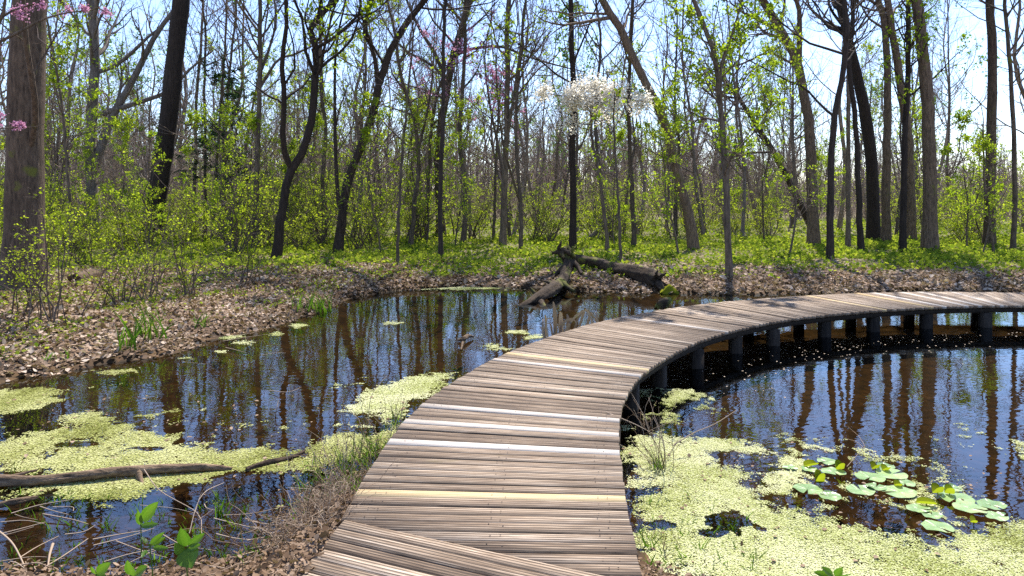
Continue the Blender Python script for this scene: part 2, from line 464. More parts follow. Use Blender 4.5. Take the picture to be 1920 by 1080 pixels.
def height(x, y):
    x = np.asarray(x, float); y = np.asarray(y, float)
    d = sdist(POND, x, y) + (fbm(x * 1.7, y * 1.7, 5) - .5) * .5
    land = .035 + .26 * (1 - np.exp(-np.maximum(d, 0) / 1.3)) + (fbm(x * .6, y * .6, 9) - .5) * .22 * np.clip(d / 2, 0, 1)
    land = land + np.clip(y - 60, 0, 400) * .012 + np.clip(x - 22, 0, 60) * 0
    bed = .035 + np.maximum(-.34, d * .2) - .03 + (fbm(x * 2.3, y * 2.3, 2) - .5) * .10
    marsh = np.exp(-((x + 2.3) / 1.9) ** 2 - ((y - 4.0) / .75) ** 2)
    bed = bed * (1 - marsh) + marsh * (-.03 + (fbm(x * 3.1, y * 3.1, 4) - .5) * .13)
    berm = .2 * np.exp(-((x + .98 + (y - 3.7) * -.05) / .2) ** 2) * np.clip((4.4 - y) / .5, 0, 1)
    return np.where(d > 0, land, bed) + berm


def build_ground():
    xs = np.concatenate([-np.geomspace(16, 420, 34)[::-1], np.linspace(-16, 16, 260)[1:-1], np.geomspace(16, 420, 34)])
    ys = np.concatenate([-np.geomspace(1, 60, 10)[::-1], np.linspace(-.9, 2, 8), np.linspace(2, 20, 170)[1:], np.geomspace(20, 700, 60)[1:]])
    X, Y = np.meshgrid(xs, ys)
    Z = height(X, Y)
    V = np.stack([X, Y, Z], -1).reshape(-1, 3)
    nx, ny = len(xs), len(ys)
    i = (np.arange(ny - 1)[:, None] * nx + np.arange(nx - 1)[None, :]).ravel()
    mb = MB(); mb.add(V, np.stack([i, i + 1, i + nx + 1, i + nx], 1))
    o = mb.build('ground', M['ground'], smooth=True); o['kind'] = 'structure'; o['label'] = 'leaf covered forest floor and pond bed'
    mb = MB()
    gx = np.linspace(-14, 20, 35); gy = np.linspace(1.5, 18, 18)
    X, Y = np.meshgrid(gx, gy); nx, ny = 35, 18
    i = (np.arange(ny - 1)[:, None] * nx + np.arange(nx - 1)[None, :]).ravel()
    mb.add(np.stack([X, Y, X * 0], -1).reshape(-1, 3), np.stack([i, i + 1, i + nx + 1, i + nx], 1))
    o = mb.build('pond_water', M['water']); o['kind'] = 'structure'; o['label'] = 'still brown pond reflecting trunks and blue sky'


build_ground()

# ------------------------------------------------------------------ boardwalk
CORR = [((545, 1120), (1220, 1130)), ((612, 1045), (1194, 1055)), ((640, 978), (1181, 990)), ((661, 928), (1173, 936)), ((670, 915), (1172, 924)), ((725, 829), (1162, 850)),
        ((733.5, 819), (1161, 840)), ((748, 798.5), (1158, 824)), ((756.5, 789), (1158, 816)), ((782, 764), (1158.5, 794)), ((786, 758), (1159, 789)), ((850, 714), (1171, 742)),
        ((919, 675), (1194, 707)), ((927, 670), (1202, 700)), ((947, 664), (1211, 694)), ((956, 659), (1219, 689)), ((1030, 630), (1255, 665)), ((1090, 611.5), (1296, 644)),
        ((1160, 595), (1360, 622)), ((1264, 576.5), (1435, 605)), ((1346, 566.5), (1500, 594.5)), ((1430, 559.5), (1575, 587)), ((1510, 554), (1656, 580)),
        ((1608, 549.5), (1750, 575.5)), ((1720, 547), (1837, 573)), ((1837, 547.5), (1912, 572)), ((1950, 549), (1990, 574)), ((2120, 555), (2110, 580))]
LW = np.array([gp(*l, DECK) for l, r in CORR]); RW = np.array([gp(*r, DECK) for l, r in CORR])
# the walk goes on round its bend, out of the frame
cx, cy = None, None
for k in range(9):
    a = R(12 * (k + 1))
    d0 = nrm((LW[27] + RW[27]) / 2 - (LW[25] + RW[25]) / 2)
    p = (LW[27] + RW[27]) / 2 + 5.0 * np.array([d0[0] * math.sin(a) + d0[1] * (1 - math.cos(a)), d0[1] * math.sin(a) - d0[0] * (1 - math.cos(a)), 0])
    t = np.array([d0[0] * math.cos(a) + d0[1] * math.sin(a), d0[1] * math.cos(a) - d0[0] * math.sin(a), 0])
    nn = np.array([-t[1], t[0], 0])
    LW = np.vstack([LW, p + nn * .8]); RW = np.vstack([RW, p - nn * .8])
MIDP = (LW + RW) / 2
S = np.concatenate([[0], np.cumsum(np.linalg.norm(np.diff(MIDP, axis=0), axis=1))])


def smooth_edge(E):
    """even out the hand-read edge points without shifting the planks along it"""
    Sd = np.linspace(0, S[-1], 400)
    D = np.stack([np.interp(Sd, S, E[:, k]) for k in range(3)], 1)
    for _ in range(60):
        D[1:-1] = .25 * D[:-2] + .5 * D[1:-1] + .25 * D[2:]
    return Sd, D


SD, LD = smooth_edge(LW); _, RD = smooth_edge(RW)


def edges(s):
    return (np.array([np.interp(s, SD, LD[:, k]) for k in range(3)]), np.array([np.interp(s, SD, RD[:, k]) for k in range(3)]))


def clip(poly, p, n):
    out = []
    for i in range(len(poly)):
        a, b = poly[i], poly[(i + 1) % len(poly)]
        da, db = np.dot(a - p, n), np.dot(b - p, n)
        if da >= 0:
            out.append(a)
        if (da >= 0) != (db >= 0):
            out.append(a + (b - a) * da / (da - db))
    return out


def board(mb, quad, z, th, tint, rng, tilt=0.0):
    """a board from its outline seen from above; u runs along it, v across"""
    q = [np.array(p[:2]) for p in quad]
    if len(q) < 3:
        return
    u = nrm(q[-2] - q[0]) if len(q) == 4 else nrm(max((q[(i + 1) % len(q)] - q[i] for i in range(len(q))), key=lambda e: np.hypot(*e)))
    if len(q) == 4:
        u = nrm((q[1] - q[0]) + (q[2] - q[3]))
    v = np.array([-u[1], u[0]])
    off = rng.random(2) * 40
    n = len(q)
    vmin = min(float(p @ v) for p in q)
    dz = [tilt * (float(p @ v) - vmin) for p in q]
    top = [[p[0], p[1], z + e] for p, e in zip(q, dz)]; bot = [[p[0], p[1], z - th] for p in q]
    uvt = np.array([[p @ u + off[0], (p @ v - vmin) + math.floor(off[1]) * .0226 * 5] for p in q])
    b = np.array(top + bot)
    base = mb.n
    mb.add(b, np.arange(n)[None, :], tint, 0, uvt)
    for i in range(n):
        j = (i + 1) % n
        mb.f.setdefault(4, []).append((np.array([[base + i, base + n + i, base + n + j, base + j]]), np.array([tint]), np.array([0]),
                                       np.array([uvt[i], uvt[i] + [0, .01], uvt[j] + [0, .01], uvt[j]])))
    mb.f.setdefault(n, []).append((np.array([base + n + np.arange(n)[::-1]]), np.array([tint]), np.array([0]), uvt[::-1].copy()))


walk = empty('boardwalk', (0, 5, DECK), 'low weathered plank boardwalk curving over the pond without railings', 'boardwalk')
INV = Vector((0, -5, -DECK))


def fix(o):
    """parts are modelled in world space; bring them under the walk"""
    o.matrix_parent_inverse = walk.matrix_world.inverted() if False else o.matrix_parent_inverse
    o.location = INV
    return o


SEAM_A = gp(645, 976, DECK); SEAM_B = gp(1130, 1081, DECK)
sd = nrm(SEAM_B - SEAM_A); sn = np.array([-sd[1], sd[0], 0])          # sn points up the walk
rng = np.random.default_rng(5)
PALE = {}
def s_of(i):
    return (S[i] + S[i + 1]) / 2
for i, kind in ((3, 'yellow'), (5, 'pale'), (7, 'pale'), (9, 'pale'), (12, 'pale'), (14, 'yellow')):
    PALE[s_of(i)] = kind
for s_, kind in ((S[11], 'grey'), (S[17], 'grey'), (S[18] + .05, 'pale'), (S[19], 'grey'), (S[22] + .05, 'yellow'), (S[23], 'yellow'), (S[23] + .28, 'pale'), (S[24] + .05, 'pale'), (S[24] + .3, 'grey'), (S[24] + .5, 'pale'), (S[25], 'grey'), (S[24] - .25, 'pale')):
    PALE[s_] = kind
PITCH = .0935
ss = np.arange(.02, S[-1] - .1, PITCH)
owner = {}
for s_, kind in PALE.items():
    owner[int(np.argmin(np.abs(ss + PITCH / 2 - s_)))] = kind
deck_mb = MB()
for i, s in enumerate(ss):
    jit = rng.normal(0, .0012, 2)
    gap = .0035 + abs(rng.normal(0, .0018))
    l0, r0 = edges(s + jit[0]); l1, r1 = edges(s + PITCH - gap + jit[1])
    d = nrm(r0 - l0)
    e1, e2 = rng.uniform(-.003, .006, 2)
    quad = [l0 - d * e1, r0 + d * e2, r1 + d * e2, l1 - d * e1]
    if s < S[5]:
        quad = clip(quad, SEAM_A + sn * .006, sn)
        if len(quad) < 3:
            continue
    z = DECK + rng.normal(0, .0022); tilt = rng.normal(0, .02)
    tint = float(np.clip(rng.normal(.5, .17), 0, 1))
    kind = owner.get(i)
    if kind in ('pale', 'yellow'):
        b = MB(); board(b, quad, z + .002, .038, tint, rng, tilt)
        o = fix(b.build('plank', M[kind], walk))
        o['label'] = 'newer yellow pine plank' if kind == 'yellow' else 'silvery pale replacement plank'
    else:
        board(deck_mb, quad, z, .038, .95 if kind == 'grey' else tint, rng, tilt)
fix(deck_mb.build('decking', M['deck'], walk))
nail = MB()
for i, s_ in enumerate(ss):
    if s_ > S[16]:
        break
    l, r = edges(s_ + PITCH * .5); d = nrm(r - l)
    for e in (.11, .17, .78, .84, np.linalg.norm(r - l) - .1, np.linalg.norm(r - l) - .16):
        c = l + d * (e + rng.normal() * .008) + np.array([-d[1], d[0], 0]) * rng.normal() * .016
        if np.dot(c - SEAM_A, sn) < .03:
            continue
        a = np.arange(6) * math.pi / 3
        nail.add(np.stack([c[0] + .0042 * np.cos(a), c[1] + .0042 * np.sin(a), np.full(6, DECK + .006)], 1), np.arange(6)[None])
fix(nail.build('nail', M['bark_dark'], walk))
# nearer section, boards laid along the seam
near_mb = MB()
EL0, EL1 = gp(648, 976, DECK), gp(568, 1076, DECK)
for k in range(30):
    w0, w1 = k * .0955, (k + 1) * .0955 - .009
    q = []
    ends = []
    for w in (w1, w0):
        p = SEAM_A - sn * w
        el = EL1 - EL0
        # meet the left edge line, then run to the right edge of the walk
        A = np.array([[sd[0], -el[0]], [sd[1], -el[1]]]); t, u_ = np.linalg.solve(A, (EL0 - p)[:2])
        e = rng.uniform(-.012, .02)
        if t < -1.1: t = -1.1
        ends.append(p + sd * (t + e))
    rights = [SEAM_A - sn * w + sd * ((.80 - (SEAM_A - sn * w)[0]) / sd[0]) for w in (w1, w0)]
    q = [ends[0], rights[0], rights[1], ends[1]]
    z = DECK + .004 + rng.normal(0, .002) - (0.0 if k else 0)
    board(near_mb, q, z, .038, float(np.clip(rng.normal(.62, .16), 0, 1)), rng, rng.normal(0, .02))
fix(near_mb.build('decking', M['deck'], walk))


def box(mb, c, t, half, z0, z1):
    """an upright box: centre, along-direction, half sizes"""
    t = nrm(np.array(t[:2])); n = np.array([-t[1], t[0]])
    q = [c[:2] + t * half[0] * a + n * half[1] * b for a, b in ((-1, -1), (1, -1), (1, 1), (-1, 1))]
    V = [[*p, z0] for p in q] + [[*p, z1] for p in q]
    mb.add(V, [[0, 1, 5, 4], [1, 2, 6, 5], [2, 3, 7, 6], [3, 0, 4, 7], [4, 5, 6, 7], [3, 2, 1, 0]])


# stringers along both edges and posts under them
for side in (0, 1):
    pts = []
    for s in np.arange(.2, S[-1] - .1, .3):
        l, r = edges(s); d = nrm(r - l)
        c = l + d * .09 if side == 0 else r - d * .06
        pts.append(c)
    pts = np.array(pts); V = []; Fc = []
    for i, c in enumerate(pts):
        t = nrm(pts[min(i + 1, len(pts) - 1)] - pts[max(i - 1, 0)]); n = np.array([-t[1], t[0], 0])
        for a, z in ((-.02, DECK - .042), (.02, DECK - .042), (.02, DECK - .115), (-.02, DECK - .115)):
            V.append([*(c + n * a)[:2], z])
        if i:
            o_ = (i - 1) * 4
            for k in range(4):
                Fc.append([o_ + k, o_ + (k + 1) % 4, o_ + 4 + (k + 1) % 4, o_ + 4 + k])
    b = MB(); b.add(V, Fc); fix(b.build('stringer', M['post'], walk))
inner = [(1312, 636), (1385, 612), (1456, 600), (1553, 586), (1645, 578), (1745, 573), (1857, 571), (1975, 572), (2090, 575)]
for px, py in inner:
    c = gp(px, py + 3, DECK); c = c + np.array([-.01, .10, 0])
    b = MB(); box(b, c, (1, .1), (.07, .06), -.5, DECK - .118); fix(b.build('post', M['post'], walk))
for s in list(np.arange(S[4], S[17], 1.0)):
    l, r = edges(s); d = nrm(r - l)
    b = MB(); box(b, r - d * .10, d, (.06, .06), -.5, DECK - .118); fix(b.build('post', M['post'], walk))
for s in np.arange(S[3], S[-1] - 1, 1.02):
    l, r = edges(s); d = nrm(r - l)
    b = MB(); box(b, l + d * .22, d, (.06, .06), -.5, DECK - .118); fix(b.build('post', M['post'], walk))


# ------------------------------------------------------------------ trees
def spawn(P, Rd, n, t0, t1, ang, lenf, npts, rng, trop=.12, wig=.16, rf=.6, rmin=.004, taper=.75, bias=1.0, lens=None):
    """children of the branches P (B x N x 3): returns their centre lines and radii"""
    B, Np, _ = P.shape
    pi = np.repeat(np.arange(B), n); m = len(pi)
    t = t0 + (t1 - t0) * rng.random(m) ** bias
    x = t * (Np - 1); k = np.clip(x.astype(int), 0, Np - 2); f = (x - k)[:, None]
    p0 = P[pi, k] * (1 - f) + P[pi, k + 1] * f
    tg = nrm(P[pi, k + 1] - P[pi, k])
    r0 = Rd[pi, k] * (1 - f[:, 0]) + Rd[pi, k + 1] * f[:, 0]
    plen = np.linalg.norm(np.diff(P, axis=1), axis=2).sum(1)[pi] if lens is None else lens[pi]
    a = R(1) * (ang[0] + (ang[1] - ang[0]) * rng.random(m))
    q = rng.normal(size=(m, 3)); q = nrm(q - (q * tg).sum(1, keepdims=True) * tg)
    d = tg * np.cos(a)[:, None] + q * np.sin(a)[:, None]
    L = plen * (lenf[0] + (lenf[1] - lenf[0]) * rng.random(m)) * (1.15 - .75 * t)
    st = (L / (npts - 1))[:, None]
    out = np.empty((m, npts, 3)); out[:, 0] = p0
    for i in range(1, npts):
        out[:, i] = out[:, i - 1] + d * st
        d = nrm(d + UP * trop + rng.normal(size=(m, 3)) * wig)
    rs = np.maximum(r0 * (rf * (.7 + .5 * rng.random(m))), rmin)
    rs = np.minimum(rs, np.maximum(L * .028, rmin))
    rad = np.maximum(rs[:, None] * (1 - taper * np.linspace(0, 1, npts)[None, :]), rmin * .55)
    return out, rad


def tree_meshes(path, rad, rng, extra=(), n1=22, t0=.35, ang1=(35, 70), len1=(.2, .42), n2=8, n3=5, leaf=0, lsize=.09, bark='bark', twig='twig', lmat='leaf', trop=.14, sides=9,
                len2=(.3, .6), len3=(.3, .6), wig=.18, ljit=.04, flat=0.0, leafon=1.0, lenref=None):
    """(trunk builder, crown builder) from the trunk's centre line"""
    T = MB(); C = MB()
    P0 = path[None]; R0 = rad[None]
    tubes(T, P0, R0, sides)
    Ps = [(P0, R0, t0, n1, None if lenref is None else np.array([lenref]))]
    for ep, er in extra:
        tubes(T, ep[None], er[None], 7)
        Ps.append((ep[None], er[None], .25, max(4, n1 // 3), None))
    for P, Rd, tt, n, lens in Ps:
        if n == 0:
            continue
        P1, R1 = spawn(P, Rd, n, tt, .98, ang1, len1, 9, rng, trop, wig, .5, .010, .8, lens=lens)
        tubes(T, P1, R1, 5)
        P2, R2 = spawn(P1, R1, n2, .2, 1, (25, 65), len2, 6, rng, trop * .8, wig * 1.1, .6, .005, .7)
        tubes(C, P2, R2, 4)
        P3, R3 = spawn(P2, R2, n3, .15, 1, (25, 70), len3, 4, rng, trop * .6, wig * 1.2, .6, .0026, .6)
        tubes(C, P3, R3, 3)
        if leaf > 0:
            m = int(len(P3) * leaf)
            if leafon < 1:
                sel = np.nonzero(vnoise(P3[:, 0, 0] * .45, P3[:, 0, 2] * .45 + P3[:, 0, 1] * .3, 3) < leafon)[0]
            else:
                sel = np.arange(len(P3))
            if len(sel):
                b = sel[rng.integers(0, len(sel), int(len(sel) * leaf))]
                k = rng.random(len(b)) * 3; ki = np.minimum(k.astype(int), 2); f = (k - ki)[:, None]
                pos = P3[b, ki] * (1 - f) + P3[b, ki + 1] * f + rng.normal(size=(len(b), 3)) * ljit
                leaves(C, pos, lsize * (.6 + .8 * rng.random(len(b))), rng, 1, flat=flat, droop=.25)
    return T, C, [M[bark]], [M[twig], M[lmat]]


def add_tree(name, label, base, T, C, bm, cm, group=None, cat='tree', loc_is_origin=False):
    root = empty(name, (0, 0, 0) if loc_is_origin else tuple(base), label, cat, group)
    off = np.array([0, 0, 0]) if loc_is_origin else np.asarray(base)
    for v in (T, C):
        v.v = [a - off for a in v.v]
    t = T.build('trunk', bm, root, smooth=True)
    c = C.build('crown', cm, root)
    return root, [t, c]


def hero(name, label, pts, w, top=None, fork=(), group=None, seed=1, Y=None, ext=6.0, fext=1.3, wtop=.45, flare=1.35, **kw):
    """a tree traced along its trunk: pts are photo pixels from the foot up, w its width in photo pixels"""
    rng = np.random.default_rng(seed)
    if Y is None:
        Y = F * (CZ - .27) / (pts[0][1] - HZ)
    W = [at(px, py, Y) for px, py in pts]
    W[0][2] = float(height(W[0][0], W[0][1])) - .05
    # carry the trunk on above the frame
    d = nrm(W[-1] - W[-2]); d = nrm(d * np.array([.75, 1, 1]))
    if ext > 0:
        n = 3
        for k in range(n):
            d = nrm(d + np.array([rng.normal() * .12, rng.normal() * .12, .12]))
            W.append(W[-1] + d * ext / n)
    W = np.array(W)
    path = smooth_path(W, 26)
    hh = np.linspace(0, 1, 26)
    path[:, 1] += (np.sin(hh * 5 + rng.random() * 6) - np.sin(rng.random() * 6)) * .12 * hh * min(1, Y / 20)
    path[1:-1, 0] += rng.normal(size=24) * .012 * Y / 20
    r = w * .5 * Y / F
    rad = r * (1 - (1 - wtop) * hh ** 1.1); rad[0] *= flare; rad[1] *= 1 + (flare - 1) * .3
    if ext > 0:
        rad[-6:] *= np.linspace(1, .35, 6)
    rad *= 1 + rng.normal(size=26) * .025
    extra = []
    for fp, fw in fork:
        q = np.array([at(px, py, Y) for px, py in fp])
        q[:, 1] += np.linspace(0, 1, len(q)) * rng.normal() * 1.0
        # start on the trunk itself
        k = np.argmin(np.abs(path[:, 2] - q[0, 2]) + np.abs(path[:, 0] - q[0, 0]) * .5)
        q[0] = path[k]
        d = nrm(q[-1] - q[-2])
        for _ in range(2):
            d = nrm(d + np.array([rng.normal() * .2, rng.normal() * .2, .1])); q = np.vstack([q, q[-1] + d * fext])
        ep = smooth_path(q, 14)
        rr = fw * .5 * Y / F
        extra.append((ep, rr * np.linspace(1, .25, 14)))
    T, C, bm, cm = tree_meshes(path, rad, rng, extra, **kw)
    return add_tree(name, label, path[0], T, C, bm, cm, group)


H = hero
SL = dict(n1=18, n2=6, n3=5)      # slender
# --- the traced trunks along the banks
H('old_tree', 'massive brown trunk at the pond bank with pink blossom hanging across its top', [(44, 548), (46, 480), (47, 380), (49, 250), (52, 120), (55, 40), (57, 0)], 66, seed=1, ext=9, wtop=.6, n1=16, t0=.62, bark='bark_brown', sides=16,
  fork=[(((62, 300), (88, 235), (108, 180), (118, 110), (132, 10)), 13)])
H('leaning_tree', 'thick near-black leaning trunk rising out of the bushes', [(286, 452), (297, 350), (308, 285), (318, 205), (328, 115), (341, 0)], 34, seed=2, ext=8, wtop=.75, n1=16, t0=.55, bark='bark_dark', sides=14)
H('forked_tree', 'pale grey forked tree with a broken sunlit limb', [(178, 445), (172, 330), (172, 250), (180, 130), (178, 60), (172, 0)], 22, seed=3, ext=6, n1=14, t0=.4, bark='bark_grey', leaf=4, leafon=.5,
  fork=[(((185, 340), (205, 222), (240, 150), (280, 60), (305, 20)), 18), (((210, 215), (250, 190), (300, 165)), 12)])
H('slender_tree', 'thin crooked stem beside the massive brown trunk', [(130, 478), (133, 390), (125, 290), (117, 200), (101, 110), (90, 40)], 6, seed=4, ext=2, **SL, leaf=3, t0=.3)
for i, (p, w, lab) in enumerate([([(362, 440), (367, 300), (370, 190), (378, 90), (381, 0)], 7, 'thin dark pole of a tree just past the thick leaning trunk'),
                                 ([(385, 445), (386, 280), (383, 180), (386, 75), (381, 0)], 6, 'thin dark pole of a tree close beside the dark cedar'),
                                 ([(398, 450), (406, 300), (413, 200), (421, 90), (424, 0)], 6, 'thin tilted stem crossing in front of the dark cedar'),
                                 ([(420, 452), (421, 330), (425, 250), (434, 120), (445, 20)], 6, 'thin stem leaning away behind the dark cedar')]):
    H('slender_tree', lab, p, w, seed=5 + i, ext=4, t0=.4, **SL)
H('slender_tree', 'straight dark tree dividing into two upright stems halfway up', [(481, 468), (481, 380), (483, 290), (487, 150), (486, 60), (485, 0)], 11, seed=10, ext=5, t0=.35, n1=18, fork=[(((486, 170), (500, 140), (520, 108), (545, 100)), 6), (((487, 150), (497, 90), (505, 20)), 6)])
H('crooked_tree', 'dark sinuous double-stemmed tree bending over the bank', [(518, 484), (528, 405), (541, 330), (566, 288), (583, 230), (591, 150), (594, 100), (583, 55), (600, 30), (632, 0)], 17, seed=11, ext=5, t0=.4, n1=20, bark='bark_dark', leaf=3, leafon=.45,
  fork=[(((534, 330), (538, 270), (549, 190), (552, 130), (568, 75), (575, 20)), 12), (((593, 105), (620, 75), (650, 50)), 7)])
H('slender_tree', 'thin bare tree between two dark crooked trees', [(607, 455), (606, 340), (611, 250), (603, 170), (600, 60)], 8, seed=12, ext=4, t0=.35, **SL)
H('crooked_tree', 'dark tree leaning away from the crooked one with a forked top', [(633, 476), (650, 352), (675, 280), (700, 215), (715, 145), (737, 85), (772, 28), (795, 0)], 17, seed=13, ext=5, t0=.4, n1=20, bark='bark_dark',
  fork=[(((713, 150), (702, 100), (685, 60), (700, 10)), 9), (((638, 460), (652, 430), (640, 380), (636, 250), (640, 100)), 9)])
H('slender_tree', 'wispy thin sapling trunk on the sunny far bank, nearest the water', [(745, 498), (747, 400), (752, 320), (760, 210), (768, 120)], 6, seed=14, ext=2, t0=.4, n1=12, n2=4, n3=3)
H('slender_tree', 'gently wavy bare tree on the far bank', [(770, 462), (777, 380), (785, 320), (780, 250), (770, 200), (755, 150), (745, 105), (740, 60)], 9, seed=15, ext=3, t0=.3, n1=18, fork=[(((783, 290), (800, 220), (812, 150)), 5)])
H('slender_tree', 'ruler-straight dark young tree standing before the arching tree', [(826, 488), (826, 350), (829, 250), (832, 50), (835, 0)], 9, seed=16, ext=4, t0=.55, n1=12, bark='bark_dark')
H('arching_tree', 'tall dark tree with a limb arching sideways and pink blossom in its crown', [(827, 448), (823, 275), (838, 170), (850, 100), (865, 50), (877, 10)], 17, seed=17, ext=6, t0=.35, n1=18,
  fork=[(((846, 115), (890, 96), (940, 98), (985, 120)), 7), (((838, 160), (815, 100), (790, 60), (770, 20)), 9)])
H('slender_tree', 'brown tree of middling size behind the sunny far bank', [(868, 458), (872, 340), (862, 280), (866, 180), (872, 90)], 10, seed=18, ext=4, t0=.35, **SL, leaf=2)
H('slender_tree', 'brown slender tree with forked upright limbs', [(942, 463), (946, 350), (949, 250), (952, 150), (950, 50), (955, 0)], 13, seed=19, ext=5, t0=.35, n1=18, fork=[(((948, 260), (962, 190), (978, 75), (985, 0)), 7)])
H('slender_tree', 'thin bent sapling with two stems near the fallen logs', [(977, 470), (976, 380), (970, 300), (967, 240), (972, 150), (980, 80)], 8, seed=20, ext=3, t0=.3, **SL, leaf=1, fork=[(((974, 370), (958, 325), (945, 280), (935, 200)), 5)])
H('straight_tree', 'tall dark trunk, dead straight, standing behind the fallen root', [(1074, 468), (1074, 300), (1073, 150), (1069, 0)], 13, seed=21, ext=7, t0=.5, n1=18, bark='bark_dark', fork=[(((1073, 165), (1045, 140), (1010, 110)), 4), (((1074, 110), (1095, 70), (1115, 20)), 4)])
H('dead_tree', 'fallen dead pole propped at a slant in the bushes', [(1098, 452), (1130, 425), (1172, 394)], 10, seed=22, ext=0, n1=3, n2=2, n3=2, t0=.5, bark='bark_grey')
H('leaning_tree', 'large brown tree leaning in a long sweeping curve', [(1301, 472), (1291, 405), (1276, 345), (1260, 285), (1245, 225), (1215, 165), (1190, 115), (1160, 50), (1127, 0)], 19, seed=23, ext=7, t0=.45, n1=16, bark='bark_brown', sides=12)
H('slender_tree', 'thin sapling stem behind the mossy fallen trunk', [(1165, 498), (1160, 400), (1157, 325), (1150, 230)], 6, seed=24, ext=1, t0=.3, n1=12, n2=4, n3=3, leaf=1)
H('slender_tree', 'dark narrow tree beneath the white blossom', [(1188, 470), (1185, 350), (1180, 250), (1182, 120)], 9, seed=25, ext=5, t0=.4, **SL)
H('leafy_tree', 'young tree in bright yellow-green leaf at the water edge', [(1367, 514), (1362, 400), (1357, 280), (1347, 160), (1335, 90), (1312, 30), (1300, 0)], 13, seed=26, ext=3, t0=.22, n1=26, n2=6, n3=5, leaf=6.0, leafon=.85, lsize=.075, len1=(.14, .3), fork=[(((1347, 170), (1355, 110), (1375, 60), (1390, 10)), 6)])
H('leaning_tree', 'dark bare tree tilted steeply across the others', [(1522, 425), (1480, 340), (1445, 275), (1415, 230), (1385, 185), (1362, 160)], 12, seed=27, ext=3, t0=.35, n1=22, bark='bark_dark', len1=(.3, .5))
H('tall_tree', 'big brown tree splitting into two leaning trunks overhead', [(1526, 462), (1522, 350), (1519, 250), (1507, 165), (1495, 115), (1468, 60), (1440, 10)], 21, seed=28, ext=7, t0=.45, n1=20, bark='bark_brown', fork=[(((1500, 130), (1496, 80), (1492, 20), (1480, 0)), 12), (((1495, 115), (1450, 95), (1410, 110)), 5)])
H('slender_tree', 'dark slim tree forking low, its shadow falling on the bank', [(1556, 490), (1558, 350), (1563, 225), (1578, 140), (1583, 50), (1577, 0)], 13, seed=29, ext=5, t0=.4, n1=16, bark='bark_dark', fork=[(((1561, 225), (1545, 195), (1520, 160), (1495, 145)), 5)])
H('slender_tree', 'slim upright tree just behind the low-forking one', [(1590, 468), (1590, 300), (1588, 175), (1592, 60)], 9, seed=30, ext=5, t0=.45, **SL)
H('slender_tree', 'slim tree with an S-shaped stem on the bank', [(1614, 473), (1609, 350), (1606, 250), (1600, 190), (1592, 125), (1597, 40)], 11, seed=31, ext=5, t0=.4, **SL, bark='bark_dark')
H('tall_tree', 'massive dark trunk curving back as it rises', [(1640, 452), (1636, 335), (1627, 235), (1611, 150), (1597, 90), (1578, 0)], 23, seed=32, ext=7, t0=.5, n1=18, bark='bark_dark', sides=12)
H('tall_tree', 'reddish brown upright trunk next to the massive dark one', [(1660, 456), (1662, 300), (1665, 175), (1661, 50), (1650, 0)], 16, seed=33, ext=6, t0=.5, n1=16, bark='bark_brown')
H('slender_tree', 'narrow black stem with sprays of new leaves up its length', [(1692, 474), (1695, 350), (1700, 225), (1706, 125), (1708, 0)], 12, seed=34, ext=5, t0=.3, n1=22, n2=5, n3=4, bark='bark_dark', leaf=3, leafon=.55, len1=(.1, .22))
H('tall_tree', 'brown trunk half hidden behind the narrow black stem', [(1708, 456), (1706, 300), (1691, 175), (1675, 75), (1665, 0)], 17, seed=35, ext=6, t0=.5, n1=16, bark='bark_brown')
H('tall_tree', 'stout straight brown trunk with deep furrowed bark', [(1744, 473), (1743, 300), (1738, 175), (1731, 100), (1722, 20), (1719, 0)], 25, seed=36, ext=8, t0=.5, n1=18, bark='bark_brown', sides=14, fork=[(((1728, 60), (1755, 45), (1790, 10)), 7)])
H('tall_tree', 'tall lone brown trunk against open sky', [(1854, 464), (1857, 300), (1862, 175), (1860, 50), (1857, 0)], 19, seed=37, ext=8, t0=.5, n1=16, bark='bark_brown', sides=12)
H('slender_tree', 'thin dark wavering tree beyond the lone brown trunk', [(1899, 473), (1902, 350), (1897, 200), (1887, 75), (1882, 0)], 9, seed=38, ext=5, t0=.4, **SL)
H('slender_tree', 'bare little sapling at the foot of the lone brown trunk', [(1864, 478), (1856, 410), (1845, 355), (1838, 290)], 5, seed=39, ext=1.5, t0=.3, n1=12, n2=4, n3=3)
# --- blossom trees
H('redbud_tree', 'redbud in pink blossom reaching in over the massive brown trunk', [(-170, 640), (-150, 450), (-120, 250), (-70, 120), (0, 40)], 26, Y=8.2, seed=40, ext=.3, t0=.3, n1=9, n2=6, n3=4, lmat='pink', leaf=6, lsize=.024, ljit=.02, len1=(.1, .22), trop=.0, fext=.08,
  fork=[(((-60, 110), (20, 60), (60, 30), (105, 12), (130, 6)), 7), (((-60, 100), (0, 30), (50, 5), (120, -25)), 6), (((-120, 260), (-60, 250), (0, 238), (40, 236)), 5), (((-130, 330), (-60, 400), (0, 378), (60, 372), (110, 355), (140, 338)), 4)])
H('redbud_tree', 'redbud with thin pink blossom behind the arching tree', [(800, 452), (805, 300), (815, 200), (835, 130), (860, 90)], 7, seed=41, ext=1.5, t0=.45, n1=22, n2=7, n3=5, lmat='pink', leaf=5, lsize=.075, len1=(.2, .45), leafon=.55, trop=.04)
H('redbud_tree', 'small redbud with pale coral blossom before the woods', [(925, 455), (930, 300), (935, 200), (940, 140)], 6, seed=42, ext=.8, t0=.55, n1=14, n2=5, n3=4, lmat='pink', leaf=4, lsize=.09, len1=(.12, .3), leafon=.5, trop=.04)
